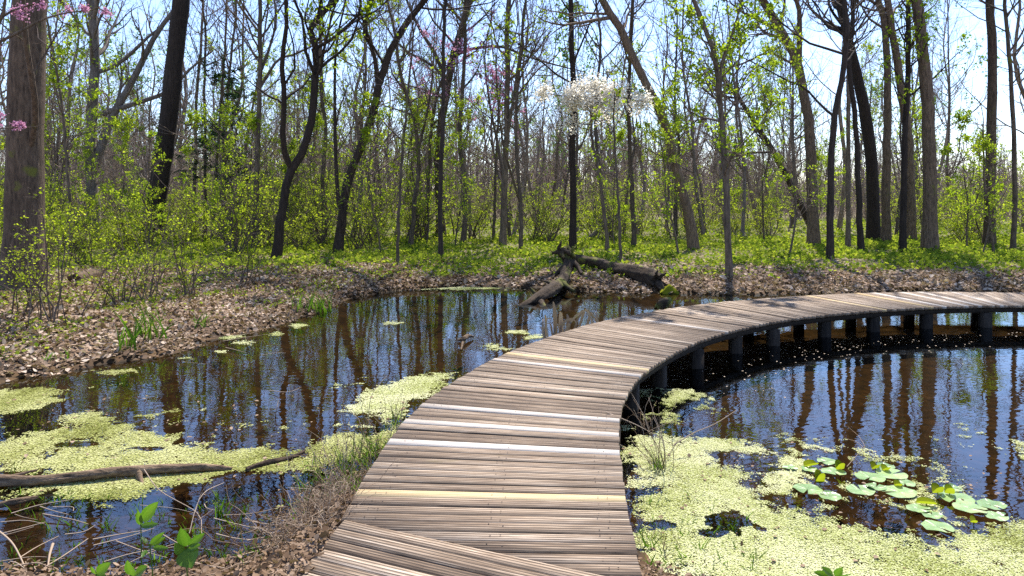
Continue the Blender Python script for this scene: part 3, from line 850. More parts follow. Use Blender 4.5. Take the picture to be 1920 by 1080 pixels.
H('dogwood_tree', 'small tree crowned with drifts of white blossom', [(1140, 476), (1128, 360), (1112, 270), (1108, 200), (1115, 160)], 8, seed=43, ext=.2, t0=.66, n1=26, n2=8, n3=5, lmat='white', leaf=4.0, lsize=.08, len1=(.13, .33), fext=.3, ang1=(62, 92), trop=.0, flat=.5, ljit=.13,
  fork=[(((1112, 200), (1150, 180), (1190, 185)), 4), (((1112, 210), (1080, 185), (1045, 180)), 4)])


# --- the cedar
def cedar(label, px, py, top, seed):
    rng = np.random.default_rng(seed)
    Y = F * (CZ - .27) / (py - HZ)
    b = at(px, py, Y); t = at(px + 4, top, Y)
    path = smooth_path([b, (b + t) / 2 + np.array([.1, 0, 0]), t], 14)
    T = MB(); C = MB()
    rad = np.linspace(.11, .015, 14)
    tubes(T, path[None], rad[None], 8)
    Hh = t[2] - b[2]
    P1, R1 = spawn(path[None], rad[None], 60, .12, .98, (70, 100), (.16, .36), 6, rng, -.03, .08, .3, .006)
    tubes(C, P1, R1, 3)
    P2, R2 = spawn(P1, R1, 8, .15, 1, (30, 60), (.25, .5), 4, rng, -.03, .1, .5, .004)
    tubes(C, P2, R2, 3)
    bq = rng.integers(0, len(P2), 24000); k = rng.integers(0, 3, 24000); f = rng.random((24000, 1))
    pos = P2[bq, k] * (1 - f) + P2[bq, k + 1] * f
    leaves(C, pos, .075 * (.6 + .8 * rng.random(24000)), rng, 1, flat=.6, droop=.25, wid=.2)
    add_tree('cedar_tree', label, path[0], T, C, [M['bark']], [M['twig'], M['cedar']])


cedar('dark green cedar among the bare trees', 412, 452, 105, 50)

# ------------------------------------------------------------------ woods behind
def proto_tree(seed, h, r, leaf, leafon, lmat, n1=16, n2=5, n3=4, t0=.3, crook=.35, bark='bark', lsize=.1, len1=(.2, .4)):
    rng = np.random.default_rng(seed)
    k = 7
    pts = np.stack([np.cumsum(rng.normal(0, crook, k)) * .4, np.cumsum(rng.normal(0, crook, k)) * .4, np.linspace(0, h, k)], 1); pts[0, :2] = 0; pts[0, 2] = -.15
    path = smooth_path(pts, 16)
    rad = r * np.linspace(1, .15, 16); rad[0] *= 1.3
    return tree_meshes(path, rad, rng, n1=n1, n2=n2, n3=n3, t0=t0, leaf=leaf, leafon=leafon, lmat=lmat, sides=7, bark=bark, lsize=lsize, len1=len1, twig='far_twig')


def scatter(n, y0, y1, rng, xmin=-.8, xmax=.8, mind=1.0, power=1.0, avoid=None):
    pts = []
    tries = 0
    while len(pts) < n and tries < n * 60:
        tries += 1
        y = y0 + (y1 - y0) * rng.random() ** power
        x = y * (xmin + (xmax - xmin) * rng.random())
        if avoid is not None and avoid(x, y):
            continue
        if all((x - a) ** 2 + (y - b) ** 2 > mind * mind for a, b in pts):
            pts.append((x, y))
    return pts


def populate(name, label, cat, group, protos, pts, rng, smin=.8, smax=1.25):
    made = []
    for i, (x, y) in enumerate(pts):
        z = float(height(x, y))
        s = rng.uniform(smin, smax)
        if i < len(protos):
            T, C, bm, cm = protos[i]
            root, kids = add_tree(name, label, None, T, C, bm, cm, group, cat, True)
            root.location = (x, y, z); root.rotation_euler = (0, 0, rng.random() * 6.28); root.scale = (s, s, s)
            made.append((root, kids))
        else:
            root, kids = made[rng.integers(0, len(made))]
            dup(root, kids, (x, y, z), rng.random() * 6.28, (s, s, s * rng.uniform(.85, 1.2)))


rng = np.random.default_rng(77)
open_right = lambda x, y: x / y > .42 and rng.random() < .5
populate('bare_tree', 'leafless slim grey-brown tree standing deep in the woods', 'tree', 'bare trees standing deep in the woods',
         [proto_tree(100 + i, rng.uniform(10, 15), rng.uniform(.05, .12), 0, 1, 'leaf', n1=26, n2=7, n3=5, t0=.18, crook=.6, bark='bark_far') for i in range(8)],
         scatter(150, 27, 85, rng, mind=1.2, power=1.1, avoid=open_right), rng)
populate('budding_tree', 'slim tree in thin yellow-green new leaf within the woods', 'tree', 'budding trees within the woods',
         [proto_tree(120 + i, rng.uniform(8, 13), rng.uniform(.05, .1), 4.0, .6, ('leaf', 'leaf_green')[i % 2], t0=.2, n1=20, crook=.5, lsize=.1, bark='bark_far') for i in range(6)],
         scatter(60, 25, 75, rng, mind=1.8, avoid=open_right), rng)
populate('understory_sapling', 'low thin sapling with sprays of small yellow-green leaves under the tall trees', 'sapling', 'leafy saplings under the tall trees',
         [proto_tree(140 + i, rng.uniform(3.5, 6), .03, 5.0, .85, 'leaf', n1=18, n2=5, n3=4, t0=.12, crook=.3, lsize=.065, len1=(.2, .42)) for i in range(6)],
         scatter(58, 18.5, 42, rng, mind=1.2, avoid=open_right), rng)
populate('bare_sapling', 'twiggy leafless sapling making a brown haze under the trees', 'sapling', 'leafless saplings under the trees',
         [proto_tree(160 + i, rng.uniform(3, 6), .03, 0, 1, 'leaf', n1=24, n2=7, n3=5, t0=.08, crook=.4, len1=(.25, .5), bark='bark_far') for i in range(6)],
         scatter(140, 26, 66, rng, mind=.9, avoid=lambda x, y: x / y > .42 and rng.random() < .4), rng)


# far wood: one mass
def far_wood():
    rng = np.random.default_rng(9)
    C = MB()
    n = 1050
    for _ in range(n):
        y = 75 + 150 * rng.random() ** .8; x = y * rng.uniform(-.85, .85)
        if x / y > .36 and y < 120:
            continue
        h = rng.uniform(9, 15) * (.8 if x / y > .36 else 1.0)
        z = float(height(x, y))
        path = smooth_path([(x, y, z - .2), (x + rng.normal() * .5, y, z + h * .5), (x + rng.normal() * 1.2, y, z + h)], 6)[None]
        rad = np.linspace(.17, .04, 6)[None] * rng.uniform(.7, 1.3)
        tubes(C, path, rad, 4)
        P1, R1 = spawn(path, rad, 16, .08, .98, (30, 65), (.2, .42), 5, rng, .12, .2, .6, .025)
        tubes(C, P1, R1, 3)
        P2, R2 = spawn(P1, R1, 9, .2, 1, (25, 65), (.35, .65), 3, rng, .1, .2, .6, .012)
        tubes(C, P2, R2, 3)
        if rng.random() < .3:
            k = rng.integers(0, len(P2), 90)
            leaves(C, P2[k, 1] + rng.normal(size=(90, 3)) * .3, .3, rng, 1)
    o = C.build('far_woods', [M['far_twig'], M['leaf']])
    tag(o, 'distant mass of bare brown woods beyond the clearing', 'woods', kind='stuff')
    # low brush below it
    C = MB()
    n = 1600
    y = 48 + 130 * rng.random(n) ** 1.3; x = y * rng.uniform(-.85, .85, n); z = height(x, y)
    for sx in range(9):
        px = x + rng.normal(size=n) * .5; py = y + rng.normal(size=n) * .5
        d = rng.normal(size=(n, 3)) * .35; d[:, 2] = 1
        h = (rng.uniform(1.0, 3.0, n) * np.clip(y / 70, 1, 2))[:, None]
        p0 = np.stack([px, py, z], 1)
        P = np.stack([p0, p0 + nrm(d) * h * .5, p0 + nrm(d + rng.normal(size=(n, 3)) * .3) * h], 1)
        Rd = np.tile(np.array([.018, .014, .008]), (n, 1))
        tubes(C, P, Rd, 3)
        P2, R2 = spawn(P, Rd, 4, .2, 1, (25, 70), (.3, .5), 3, rng, .05, .2, .7, .009)
        tubes(C, P2, R2, 3)
        k = rng.random(n) < .5
        leaves(C, np.repeat(P[k, 2], 3, 0) + rng.normal(size=(3 * k.sum(), 3)) * .4, .13, rng, 1)
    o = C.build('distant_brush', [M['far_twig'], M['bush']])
    tag(o, 'tangle of brown and budding brush across the woodland floor', 'brush', kind='stuff')


far_wood()


# ------------------------------------------------------------------ bushes
def bush(seed, h, nst, leaf, spread=.35, lsize=.05, lmat='bush'):
    rng = np.random.default_rng(seed)
    T = MB(); C = MB()
    p = np.zeros((nst, 3)); p[:, :2] = rng.normal(size=(nst, 2)) * .13; p[:, 2] = -.05
    d = rng.normal(size=(nst, 3)) * spread; d[:, 2] = 1; d = nrm(d)
    L = h * rng.uniform(.6, 1.1, nst)
    P = np.empty((nst, 8, 3)); P[:, 0] = p
    for i in range(1, 8):
        P[:, i] = P[:, i - 1] + d * (L / 7)[:, None]
        d = nrm(d + rng.normal(size=(nst, 3)) * .14 + np.array([0, 0, -.03 * i * spread]))
    Rd = np.linspace(.013, .004, 8)[None] * rng.uniform(.7, 1.3, nst)[:, None] * (h / 2) ** .5
    tubes(T, P, Rd, 4)
    P1, R1 = spawn(P, Rd, 6, .2, 1, (30, 70), (.2, .45), 5, rng, .03, .2, .6, .0035)
    tubes(T, P1, R1, 3)
    P2, R2 = spawn(P1, R1, 4, .1, 1, (30, 70), (.3, .6), 3, rng, .03, .2, .6, .0028)
    tubes(T, P2, R2, 3)
    m = int(len(P2) * leaf)
    b = rng.integers(0, len(P2), m); f = rng.random((m, 1)) * 2; k = np.minimum(f.astype(int), 1)[:, 0]; f = f - k[:, None]
    pos = P2[b, k] * (1 - f) + P2[b, k + 1] * f + rng.normal(size=(m, 3)) * .025
    leaves(C, pos, lsize * (.6 + .8 * rng.random(m)), rng, 0, flat=.3)
    return T, C, lmat


def bushes(name, label, group, specs, pts, rng, smin=.75, smax=1.2):
    made = []
    for i, (x, y) in enumerate(pts):
        z = float(height(x, y)); s = rng.uniform(smin, smax)
        if i < len(specs):
            T, C, lm = specs[i]
            r = T.build(name, M['twig']); tag(r, label, 'bush', group)
            f = C.build('foliage', M[lm], r)
            r.location = (x, y, z); r.rotation_euler = (0, 0, rng.random() * 6.28); r.scale = (s, s, s)
            made.append((r, [f]))
        else:
            r, k = made[rng.integers(0, len(made))]
            dup(r, k, (x, y, z), rng.random() * 6.28, (s, s, s * rng.uniform(.8, 1.2)))


rng = np.random.default_rng(31)
bushes('leafy_bush', 'bushy honeysuckle thicket in fresh yellow-green leaf among the trunks', 'leafy bushes among the trunks',
       [bush(200 + i, rng.uniform(1.8, 3.2), 16, 4.6, .38, .05) for i in range(5)],
       scatter(88, 19.0, 42, rng, mind=1.0, avoid=lambda x, y: (x / y > -.05 and y < 24) or (x / y > .0 and rng.random() < .5) or vnoise(x * .35, y * .35, 12) < .42), rng)
left_pts = [tuple(gp(px, py, .25)[:2]) for px, py in ((90, 500), (150, 505), (215, 480), (275, 475), (120, 470), (345, 470), (440, 472), (560, 475), (20, 500), (-30, 520))]
bushes('leafy_bush', 'low budding bush with many thin stems on the leaf-strewn bank', 'budding bushes on the leaf-strewn bank',
       [bush(230 + i, rng.uniform(1.3, 2.0), 14, 5.0, .32, .045) for i in range(4)], left_pts, rng, .8, 1.15)
near_pts = [((105, 612), 'many-stemmed bare shrub with a few buds in front of the massive trunk', 1.9), ((275, 565), 'upright spindly shrub with buds midway along the leafy bank', 1.9),
            ((40, 600), 'sparse twiggy shrub at the foot of the massive brown trunk', 1.5), ((350, 560), 'small thin-stemmed shrub on the bank above the iris clump', 1.4), ((220, 575), 'wispy low shrub between the two taller bank shrubs', 1.2),
            ((450, 540), 'thin budding shrub near the pond corner of the bank', 1.3)]
for i, ((px, py), lab, h) in enumerate(near_pts):
    T, C, lm = bush(260 + i, h, 9, 2.6, .26, .035)
    r = T.build('bank_shrub', M['twig']); tag(r, lab, 'shrub')
    C.build('foliage', M['bush'], r)
    x, y, _ = gp(px, py, .22); r.location = (x, y, float(height(x, y)))


# ------------------------------------------------------------------ stuff on the ground
def scatter_leaves():
    rng = np.random.default_rng(4)
    C = MB()
    def put(n, x0, x1, y0, y1, size, dens=None, tmax=1.0, zmin=-.004):
        x = rng.uniform(x0, x1, n); y = rng.uniform(y0, y1, n)
        z = height(x, y)
        k = (z > zmin) & (np.abs(x) < .82 * y + .5)
        if dens is not None:
            k &= rng.random(n) < dens(x, y)
        x, y, z = x[k], y[k], z[k]
        curled(C, np.stack([x, y, z + rng.uniform(.0, .03, len(x))], 1), size * (.35 + 1.1 * rng.random(len(x)) ** 1.5), rng, 0, tint=np.clip(rng.random(len(x)) * tmax + (fbm(x * 1.4, y * 1.4, 31) - .5) * .7, 0, 1))
    put(120000, -13, -1, 5, 19, .062, lambda x, y: np.clip(1.25 - (y - 13) * .08, .15, 1))
    put(65000, -6, 14, 13.5, 21, .08, lambda x, y: np.clip(1.2 - (y - 14.6) * .42, .05, 1))
    put(24000, -3.6, -.75, 2.8, 4.4, .03, lambda x, y: np.clip(1 - np.abs(x + 1.1) * .5, .3, 1), .62, .005)
    put(1500, .62, 1.2, 2.4, 3.7, .028, None, .6, .01)
    o = C.build('leaf_litter', M['litter']); tag(o, 'dry tan fallen leaves carpeting the pond banks', 'leaf litter', kind='stuff')
    # pale flecks afloat by the far bend of the walk
    C = MB()
    n = 170
    s = rng.uniform(S[17], S[26], n); p = np.array([edges(q)[1] for q in s])
    x = p[:, 0] + rng.normal(size=n) * .25; y = p[:, 1] - .35 - np.abs(rng.normal(size=n)) * .55
    leaves(C, np.stack([x, y, np.full(n, .004)], 1), .012 + .02 * rng.random(n), rng, 0, flat=.96, tint=.8 + .2 * rng.random(n))
    n = 120; x = rng.uniform(8.3, 10.2, n); y = rng.uniform(8.9, 10.6, n)
    leaves(C, np.stack([x, y, np.full(n, .004)], 1), .02 + .05 * rng.random(n), rng, 0, flat=.96)
    n = 420; x = rng.uniform(.7, 3.6, n); y = rng.uniform(3.2, 5.6, n)
    curled(C, np.stack([x, y, np.full(n, .012)], 1), .008 + .03 * rng.random(n) ** 2, rng, 0, tint=.1 + .4 * rng.random(n), flat=.9)
    n = 260; x = rng.uniform(-5, -1, n); y = rng.uniform(4.6, 7, n)
    curled(C, np.stack([x, y, np.full(n, .012)], 1), .01 + .04 * rng.random(n) ** 2, rng, 0, tint=.1 + .5 * rng.random(n), flat=.9)
    o = C.build('floating_debris', M['litter']); tag(o, 'pale flecks of leaf and catkin afloat beside the walk', 'floating debris', kind='stuff')

    C = MB()
    def cover(n, x0, x1, y0, y1, size, dens, hgt=.1):
        x = rng.uniform(x0, x1, n); y = y0 + (y1 - y0) * rng.random(n)
        z = height(x, y)
        k = (z > .12) & (np.abs(x) < .82 * y + .5) & (rng.random(n) < dens(x, y))
        x, y, z = x[k], y[k], z[k]
        leaves(C, np.stack([x, y, z + hgt * rng.random(len(x)) ** 1.5], 1), size * (.5 + .9 * rng.random(len(x))), rng, 0, flat=.35, wid=.4)
    cl = lambda x, y: np.clip((fbm(x * .9, y * .9, 21) - .38) * 5, 0, 1)
    cover(130000, -16, 20, 15.0, 28, .095, lambda x, y: (.15 + .8 * cl(x, y)) * np.clip((y - 15.0 + (fbm(x * .7, y * .7, 40) - .5) * 3) * .5, 0, 1), .14)
    cover(50000, -28, 30, 26, 48, .12, lambda x, y: .35 + .65 * cl(x, y), .2)
    cover(60000, -13, -1.5, 6.5, 17, .05, lambda x, y: np.clip((fbm(x * 1.3, y * 1.3, 8) - .42) * 6, 0.06, 1) * .8, .06)
    o = C.build('ground_cover', M['cover']); tag(o, 'bright spring ground plants spreading under the trees', 'ground cover', kind='stuff')


scatter_leaves()


# ------------------------------------------------------------------ duckweed
def duckweed(name, label, polys, holes, spacing, size, mat, seed, thr=.38):
    rng = np.random.default_rng(seed)
    C = MB()
    for poly in polys:
        pw = np.array([gp(*p)[:2] for p in poly])
        lo, hi = pw.min(0) - .08, pw.max(0) + .08
        gx = np.arange(lo[0], hi[0], spacing); gy = np.arange(lo[1], hi[1], spacing)
        X, Y = np.meshgrid(gx, gy); X = X.ravel(); Y = Y.ravel()
        X = X + rng.normal(size=X.shape) * spacing * .45; Y = Y + rng.normal(size=Y.shape) * spacing * .45
        d = -sdist(pw, X, Y)
        q = np.clip(d / .22 + .32, 0, 1)
        dens = q - thr * 1.0 + (fbm(X * 3.0, Y * 3.0, seed) - .5) * 1.5 + (fbm(X * 13, Y * 13, seed + 3) - .5) * 1.25
        k = dens > rng.random(len(X)) * .5
        for hx, hy, hr, hs in holes:
            c = gp(hx, hy)
            k &= ((X - c[0]) / hr) ** 2 + ((Y - c[1]) / hs) ** 2 + (fbm(X * 7, Y * 7, 2) - .5) * 3.2 > 1
        X, Y = X[k], Y[k]
        n = len(X)
        if not n:
            continue
        a0 = rng.random(n) * 6.28; sz = size * (.55 + .8 * rng.random(n))
        tl = rng.normal(size=(n, 2)) * .09
        V = []
        zb = .003 + rng.random(n) * .004
        for j in range(4):
            a = a0 + j * 2 * math.pi / 4
            dx, dy = np.cos(a) * sz, np.sin(a) * sz
            V.append(np.stack([X + dx, Y + dy, zb + .5 * sz + dx * tl[:, 0] + dy * tl[:, 1]], 1))
        V = np.stack(V, 1).reshape(-1, 3)
        t = np.clip(rng.normal(.58, .24, n) + (fbm(X * 2.2, Y * 2.2, 7) - .5) * 1.6, 0, 1)
        C.add(V, np.arange(n * 4).reshape(n, 4), t)
    o = C.build(name, M[mat]); tag(o, label, 'duckweed', kind='stuff')


A = [(-60, 735), (0, 732), (100, 722), (140, 732), (115, 742), (150, 755), (90, 763), (0, 787), (-60, 800)]
B = [(-60, 850), (0, 832), (40, 820), (90, 802), (100, 783), (180, 770), (195, 781), (240, 795), (270, 805), (330, 814), (360, 812), (345, 830), (400, 816), (425, 832), (415, 845), (470, 838), (510, 828), (520, 842), (550, 840), (600, 826), (620, 815), (690, 815),
     (735, 800), (740, 812), (700, 862), (640, 872), (600, 890), (500, 897), (430, 892), (400, 907), (300, 932), (200, 945), (100, 935), (0, 892), (-60, 890)]
D = [(228, 784), (290, 771), (335, 763), (340, 772), (300, 786), (355, 792), (330, 805), (295, 802), (305, 790)]
Ee = [(592, 777), (640, 766), (680, 737), (725, 714), (770, 701), (862, 698), (830, 715), (830, 728), (788, 752), (762, 778), (735, 797), (690, 787), (640, 782)]
def ell(cx, cy, a, b):
    return [(cx + a * math.cos(t * .7), cy + b * math.sin(t * .7)) for t in range(9)]
duckweed('duckweed', 'yellow-green duckweed mats drifting between log and leafy bank', [A, B, D, [(165, 704), (210, 693), (255, 691), (262, 700), (220, 709)]], [(150, 835, .16, .07), (275, 843, .14, .05)], .0082, .007, 'duck_green', 3)
duckweed('duckweed', 'pale duckweed patches along the walk and scattered over open water', [Ee] + [ell(*e) for e in ((352, 672, 22, 4), (410, 660, 18, 4), (462, 645, 16, 4), (515, 627, 18, 4), (425, 630, 34, 8), (965, 624, 26, 5), (1005, 633, 20, 4), (918, 650, 22, 6), (945, 655, 20, 4), (735, 606, 22, 4), (560, 612, 16, 3), (790, 541, 60, 3), (880, 541, 70, 3))],
         [], .0085, .0075, 'duck', 6, thr=.36)
G = [(1168, 850), (1185, 822), (1215, 818), (1250, 800), (1262, 822), (1340, 822), (1400, 824), (1442, 838), (1470, 846), (1440, 860), (1390, 857), (1345, 850), (1352, 872), (1385, 876), (1422, 890), (1402, 905), (1472, 914), (1478, 926), (1432, 936), (1478, 960), (1473, 967), (1515, 976),
     (1560, 986), (1605, 985), (1661, 992), (1703, 990), (1740, 1004), (1774, 1012), (1790, 987), (1835, 985), (1886, 986), (1914, 979), (2060, 965), (2200, 1200), (1215, 1200), (1190, 1040), (1178, 950)]
duckweed('duckweed', 'thick pale carpet of duckweed around the lily pads', [G, [(1222, 756), (1256, 733), (1296, 730), (1316, 740), (1284, 760), (1254, 772)], [(1215, 790), (1250, 775), (1290, 790), (1240, 806)], [(1455, 860), (1490, 850), (1508, 870), (1514, 897), (1490, 908), (1466, 892)], [(1428, 892), (1455, 885), (1484, 898), (1470, 905), (1440, 900)],
         [(1700, 935), (1725, 925), (1755, 945), (1765, 962), (1730, 968), (1705, 950)], [(1890, 858), (1903, 835), (1925, 818), (2000, 800), (2000, 880), (1915, 868)]],
         [(1372, 982, .16, .16), (1335, 1000, .1, .06), (1390, 868, .12, .07), (1250, 985, .10, .07)], .0058, .005, 'duck', 8, thr=.30)


# ------------------------------------------------------------------ lily pads
def lily(zx, zy, w, h, seed, label):
    rng = np.random.default_rng(seed)
    px, py = 1380 + zx / 3.556, 830 + zy / 3.556
    c = gp(px, py); rx = w / 3.556 * c[1] / F * .5
    mb = MB()
    n = 26; rot = rng.random() * 6.28
    V = [[0, 0, .008]]
    curl = rng.random() * 6.28
    for ring, rr in ((1, .5), (2, .86), (3, 1.0)):
        for j in range(n):
            a = .16 + (2 * math.pi - .32) * j / (n - 1)
            e = rr * rx * (1 + .02 * math.sin(a * 7 + seed))
            z = .010 + (.010 * max(0, math.cos(a + rot - curl)) ** 4 + .003 * math.sin(a * 5)) * (rr > .9) + rng.normal() * .0008
            V.append([math.cos(a + rot) * e * 1.0, math.sin(a + rot) * e * .92, z])
    T3, Q = [], []
    for j in range(n - 1):
        T3.append([0, 1 + j, 2 + j])
        for r_ in (0, 1):
            b = 1 + r_ * n
            Q.append([b + j, b + n + j, b + n + j + 1, b + j + 1])
    mb.add(V, T3, rng.uniform(.2, .9)); base = 0
    mb.f.setdefault(4, []).append((np.array(Q), np.full(len(Q), rng.uniform(.2, .9)), np.zeros(len(Q), int), np.zeros((len(Q) * 4, 2))))
    o = mb.build('lily_pad', M['pad'], smooth=True); o.location = (c[0], c[1], .004 + .003 * (seed % 4))
    tag(o, label, 'lily pad', 'flat lily pads in the open water')


pads = [(478, 322, 190, 95, 'big notched lily pad of the cluster nearest the duckweed carpet'), (628, 372, 145, 60, 'small lily pad beside the big notched one'), (650, 210, 155, 65, 'lily pad behind the tall folded leaf'), (490, 195, 105, 60, 'lily pad tucked under a folded leaf beside duckweed'),
        (610, 135, 130, 55, 'farthest lily pad of the first cluster'), (360, 180, 95, 55, 'lily pad half covered by duckweed'), (1040, 225, 195, 65, 'broad lily pad at the back of the middle cluster'), (895, 250, 190, 60, 'yellowish-edged lily pad of the middle cluster'),
        (1125, 280, 130, 42, 'narrow lily pad on the outer side of the middle cluster'), (830, 330, 180, 72, 'lily pad at the near end of the middle cluster'), (1085, 345, 215, 82, 'widest lily pad, front of the middle cluster'), (935, 315, 130, 70, 'lily pad overlapped by its neighbours in the middle cluster'),
        (1000, 168, 110, 50, 'lily pad behind two upright young leaves'), (1470, 385, 220, 75, 'large lily pad leading the third cluster'), (1560, 455, 205, 80, 'lily pad in the middle of the third cluster'), (1705, 435, 178, 70, 'lily pad at the far tip of the third cluster'),
        (1735, 503, 145, 60, 'ragged lily pad at the near tip of the third cluster'), (1445, 320, 115, 60, 'lily pad behind a pair of folded leaves'), (1220, 460, 155, 58, 'torn lily pad beside a duckweed patch'), (1310, 505, 130, 36, 'thin sliver of lily pad next to the torn one'), (1345, 575, 198, 80, 'lone lily pad against the duckweed carpet edge')]
for i, (a, b, w, h, lab) in enumerate(pads):
    lily(a, b, w, h, 300 + i, lab)


def folded(zx, zy, w, h, seed, label):
    """a young leaf held above the water, folded along its midrib, on a stalk"""
    rng = np.random.default_rng(seed)
    px, py = 1380 + zx / 3.556, 830 + (zy + h * .5) / 3.556
    c = gp(px, py); k = c[1] / F / 3.556
    W_, Hh = w * k * .5, max(h * k * .75, .03)
    mb = MB(); n = 9; V = []
    yaw = rng.uniform(-.5, .5)
    for i in range(n):
        t = i / (n - 1) * 2 - 1
        prof = math.sqrt(max(0, 1 - t * t)) ** .8
        for s, f in ((-1, 1.0), (0, 0), (1, 1.0)):
            y = s * .035 * prof
            z = .02 + Hh * (.15 + .85 * prof * f) if s else .02 + Hh * .1 * (1 - prof)
            V.append([t * W_ * math.cos(yaw) - y * math.sin(yaw), t * W_ * math.sin(yaw) + y * math.cos(yaw), z])
    Q = []
    for i in range(n - 1):
        for s in (0, 1):
            Q.append([i * 3 + s, i * 3 + s + 1, i * 3 + 3 + s + 1, i * 3 + 3 + s])
    mb.add(V, Q, rng.random())
    o = mb.build('young_lily_leaf', M['pad_up'], smooth=True); o.location = (c[0], c[1], 0)
    tag(o, label, 'lily leaf', 'folded young lily leaves above the water')
    st = MB(); tubes(st, np.array([[[0, 0, -.12], [.004, 0, -.05], [0, 0, .03]]]), np.array([[.004, .004, .003]]), 5)
    st.build('stalk', M['pad_up'], o)


for i, (a, b, w, h, lab) in enumerate([(500, 152, 120, 40, 'low folded yellow-green lily leaf beside duckweed'), (560, 235, 65, 105, 'tallest folded lily leaf, standing like a cup'), (693, 160, 60, 75, 'folded lily leaf at the outer end of the first cluster'), (928, 165, 60, 55, 'folded lily leaf behind the middle cluster'),
                                       (998, 180, 55, 45, 'small folded lily leaf next to the broad rear pad'), (1345, 318, 80, 75, 'wide folded lily leaf heading the third cluster'), (1424, 325, 62, 70, 'upright folded lily leaf paired with the wide one'), (1270, 408, 130, 40, 'rolled lily leaf lying over a duckweed patch'), (1585, 540, 40, 30, 'tiny rolled lily leaf at the duckweed edge'), (1080, 292, 50, 30, 'small rolled lily leaf between two pads')]):
    folded(a, b, w, h, 340 + i, lab)


# ------------------------------------------------------------------ fallen wood
def log(name, label, pts, rad, mat, seed, stubs=(), sides=18, rough=.12, cat='log', n=34):
    rng = np.random.default_rng(seed)
    path = smooth_path(pts, n); r = np.interp(np.linspace(0, 1, n), np.linspace(0, 1, len(rad)), rad)
    mb = MB()

    def limb(pth, rr, sd):
        """a rugged limb: rings pushed in and out along the grain, the ends broken"""
        k = len(pth)
        t = nrm(np.gradient(pth, axis=0)); ref = np.array([.13, .31, 1.0]) if abs(t.mean(0)[2]) < .8 else np.array([1.0, .2, 0])
        U = nrm(np.cross(t, ref)); W = np.cross(t, U); th = np.arange(sd) * 2 * math.pi / sd
        al = np.concatenate([[0], np.cumsum(np.linalg.norm(np.diff(pth, axis=0), axis=1))])
        cs, sn_ = np.cos(th), np.sin(th)
        nz = fbm(cs[None] * 1.9 + al[:, None] * 1.3 + seed, sn_[None] * 1.9 + al[:, None] * .9, seed, 3) - .5
        rid = fbm(cs[None] * 5 + seed * 3, sn_[None] * 5 + al[:, None] * 2.2, seed + 5, 3) - .5
        mul = 1 + rough * (nz * 3.2 + rid * 2.2)
        mul = np.maximum(mul, .3)
        V = pth[:, None, :] + (rr[:, None] * mul)[:, :, None] * (cs[None, :, None] * U[:, None, :] + sn_[None, :, None] * W[:, None, :])
        V[0] += t[0] * (rng.normal(size=(sd, 1)) * rr[0] * .45); V[-1] += t[-1] * (rng.normal(size=(sd, 1)) * rr[-1] * .6)
        ii = np.arange(k - 1)[:, None] * sd; jj = np.arange(sd)[None]; j2 = (jj + 1) % sd
        mb.add(V.reshape(-1, 3), np.stack([ii + jj, ii + j2, ii + sd + j2, ii + sd + jj], -1).reshape(-1, 4))
        for e, dr in ((0, -1), (k - 1, 1)):
            c = pth[e] - t[e] * dr * rr[e] * .35
            mb.add(np.vstack([V[e], c[None]]), [[q, (q + 1) % sd, sd] for q in range(sd)])

    limb(path, r, sides)
    for sp, sr in stubs:
        limb(smooth_path(sp, 8), np.interp(np.linspace(0, 1, 8), np.linspace(0, 1, len(sr)), sr), 9)
    o = mb.build(name, mat, smooth=True)
    return tag(o, label, cat)


P_ = lambda px, py, Y: at(px, py, Y)
_r = np.random.default_rng(23)
_c = P_(1060, 474, 15.7)
_roots = []
for _k in range(15):
    _a = 2 * math.pi * _k / 15 + _r.normal() * .2
    _d = nrm(np.array([math.cos(_a) * 1.0, _r.normal() * .7, math.sin(_a) * .62 + .05]))
    _l = _r.uniform(.18, .42) * (.7 if math.sin(_a) > .6 else 1)
    _b = _c + np.array([_r.normal() * .05, _r.normal() * .06, _r.normal() * .03])
    _roots.append(([_b, _b + _d * _l * .5 + _r.normal(size=3) * .03, _b + _d * _l + _r.normal(size=3) * .06], [_r.uniform(.06, .11), _r.uniform(.035, .075), _r.uniform(.01, .03)]))
log('fallen_log', 'dark gnarled root snag reaching from the far bank down into the pond', [P_(972, 577, 12.7), P_(1000, 563, 13.1), P_(1030, 547, 13.7), P_(1050, 532, 14.5), P_(1058, 516, 15.1), P_(1064, 500, 15.4), P_(1066, 487, 15.6), P_(1061, 472, 15.7)],
    [.04, .085, .105, .12, .105, .11, .12, .15], M['log'], 1, rough=.32, n=44,
    stubs=_roots + [([P_(1066, 488, 15.6), P_(1082, 498, 15.4), P_(1090, 514, 15.1)], [.08, .03]), ([P_(1062, 500, 15.5), P_(1044, 512, 15.3), P_(1036, 522, 15.1)], [.07, .02]),
           ([P_(1008, 559, 13.3), P_(999, 546, 13.3), P_(993, 539, 13.3)], [.05, .02]), ([P_(1044, 538, 14.2), P_(1030, 529, 14.6), P_(1020, 527, 15.0)], [.06, .02]), ([P_(1015, 568, 13.0), P_(1028, 586, 12.4), P_(1036, 596, 12.0)], [.06, .02]), ([P_(1052, 530, 14.5), P_(1066, 540, 14.3), P_(1078, 545, 14.2)], [.08, .03])])
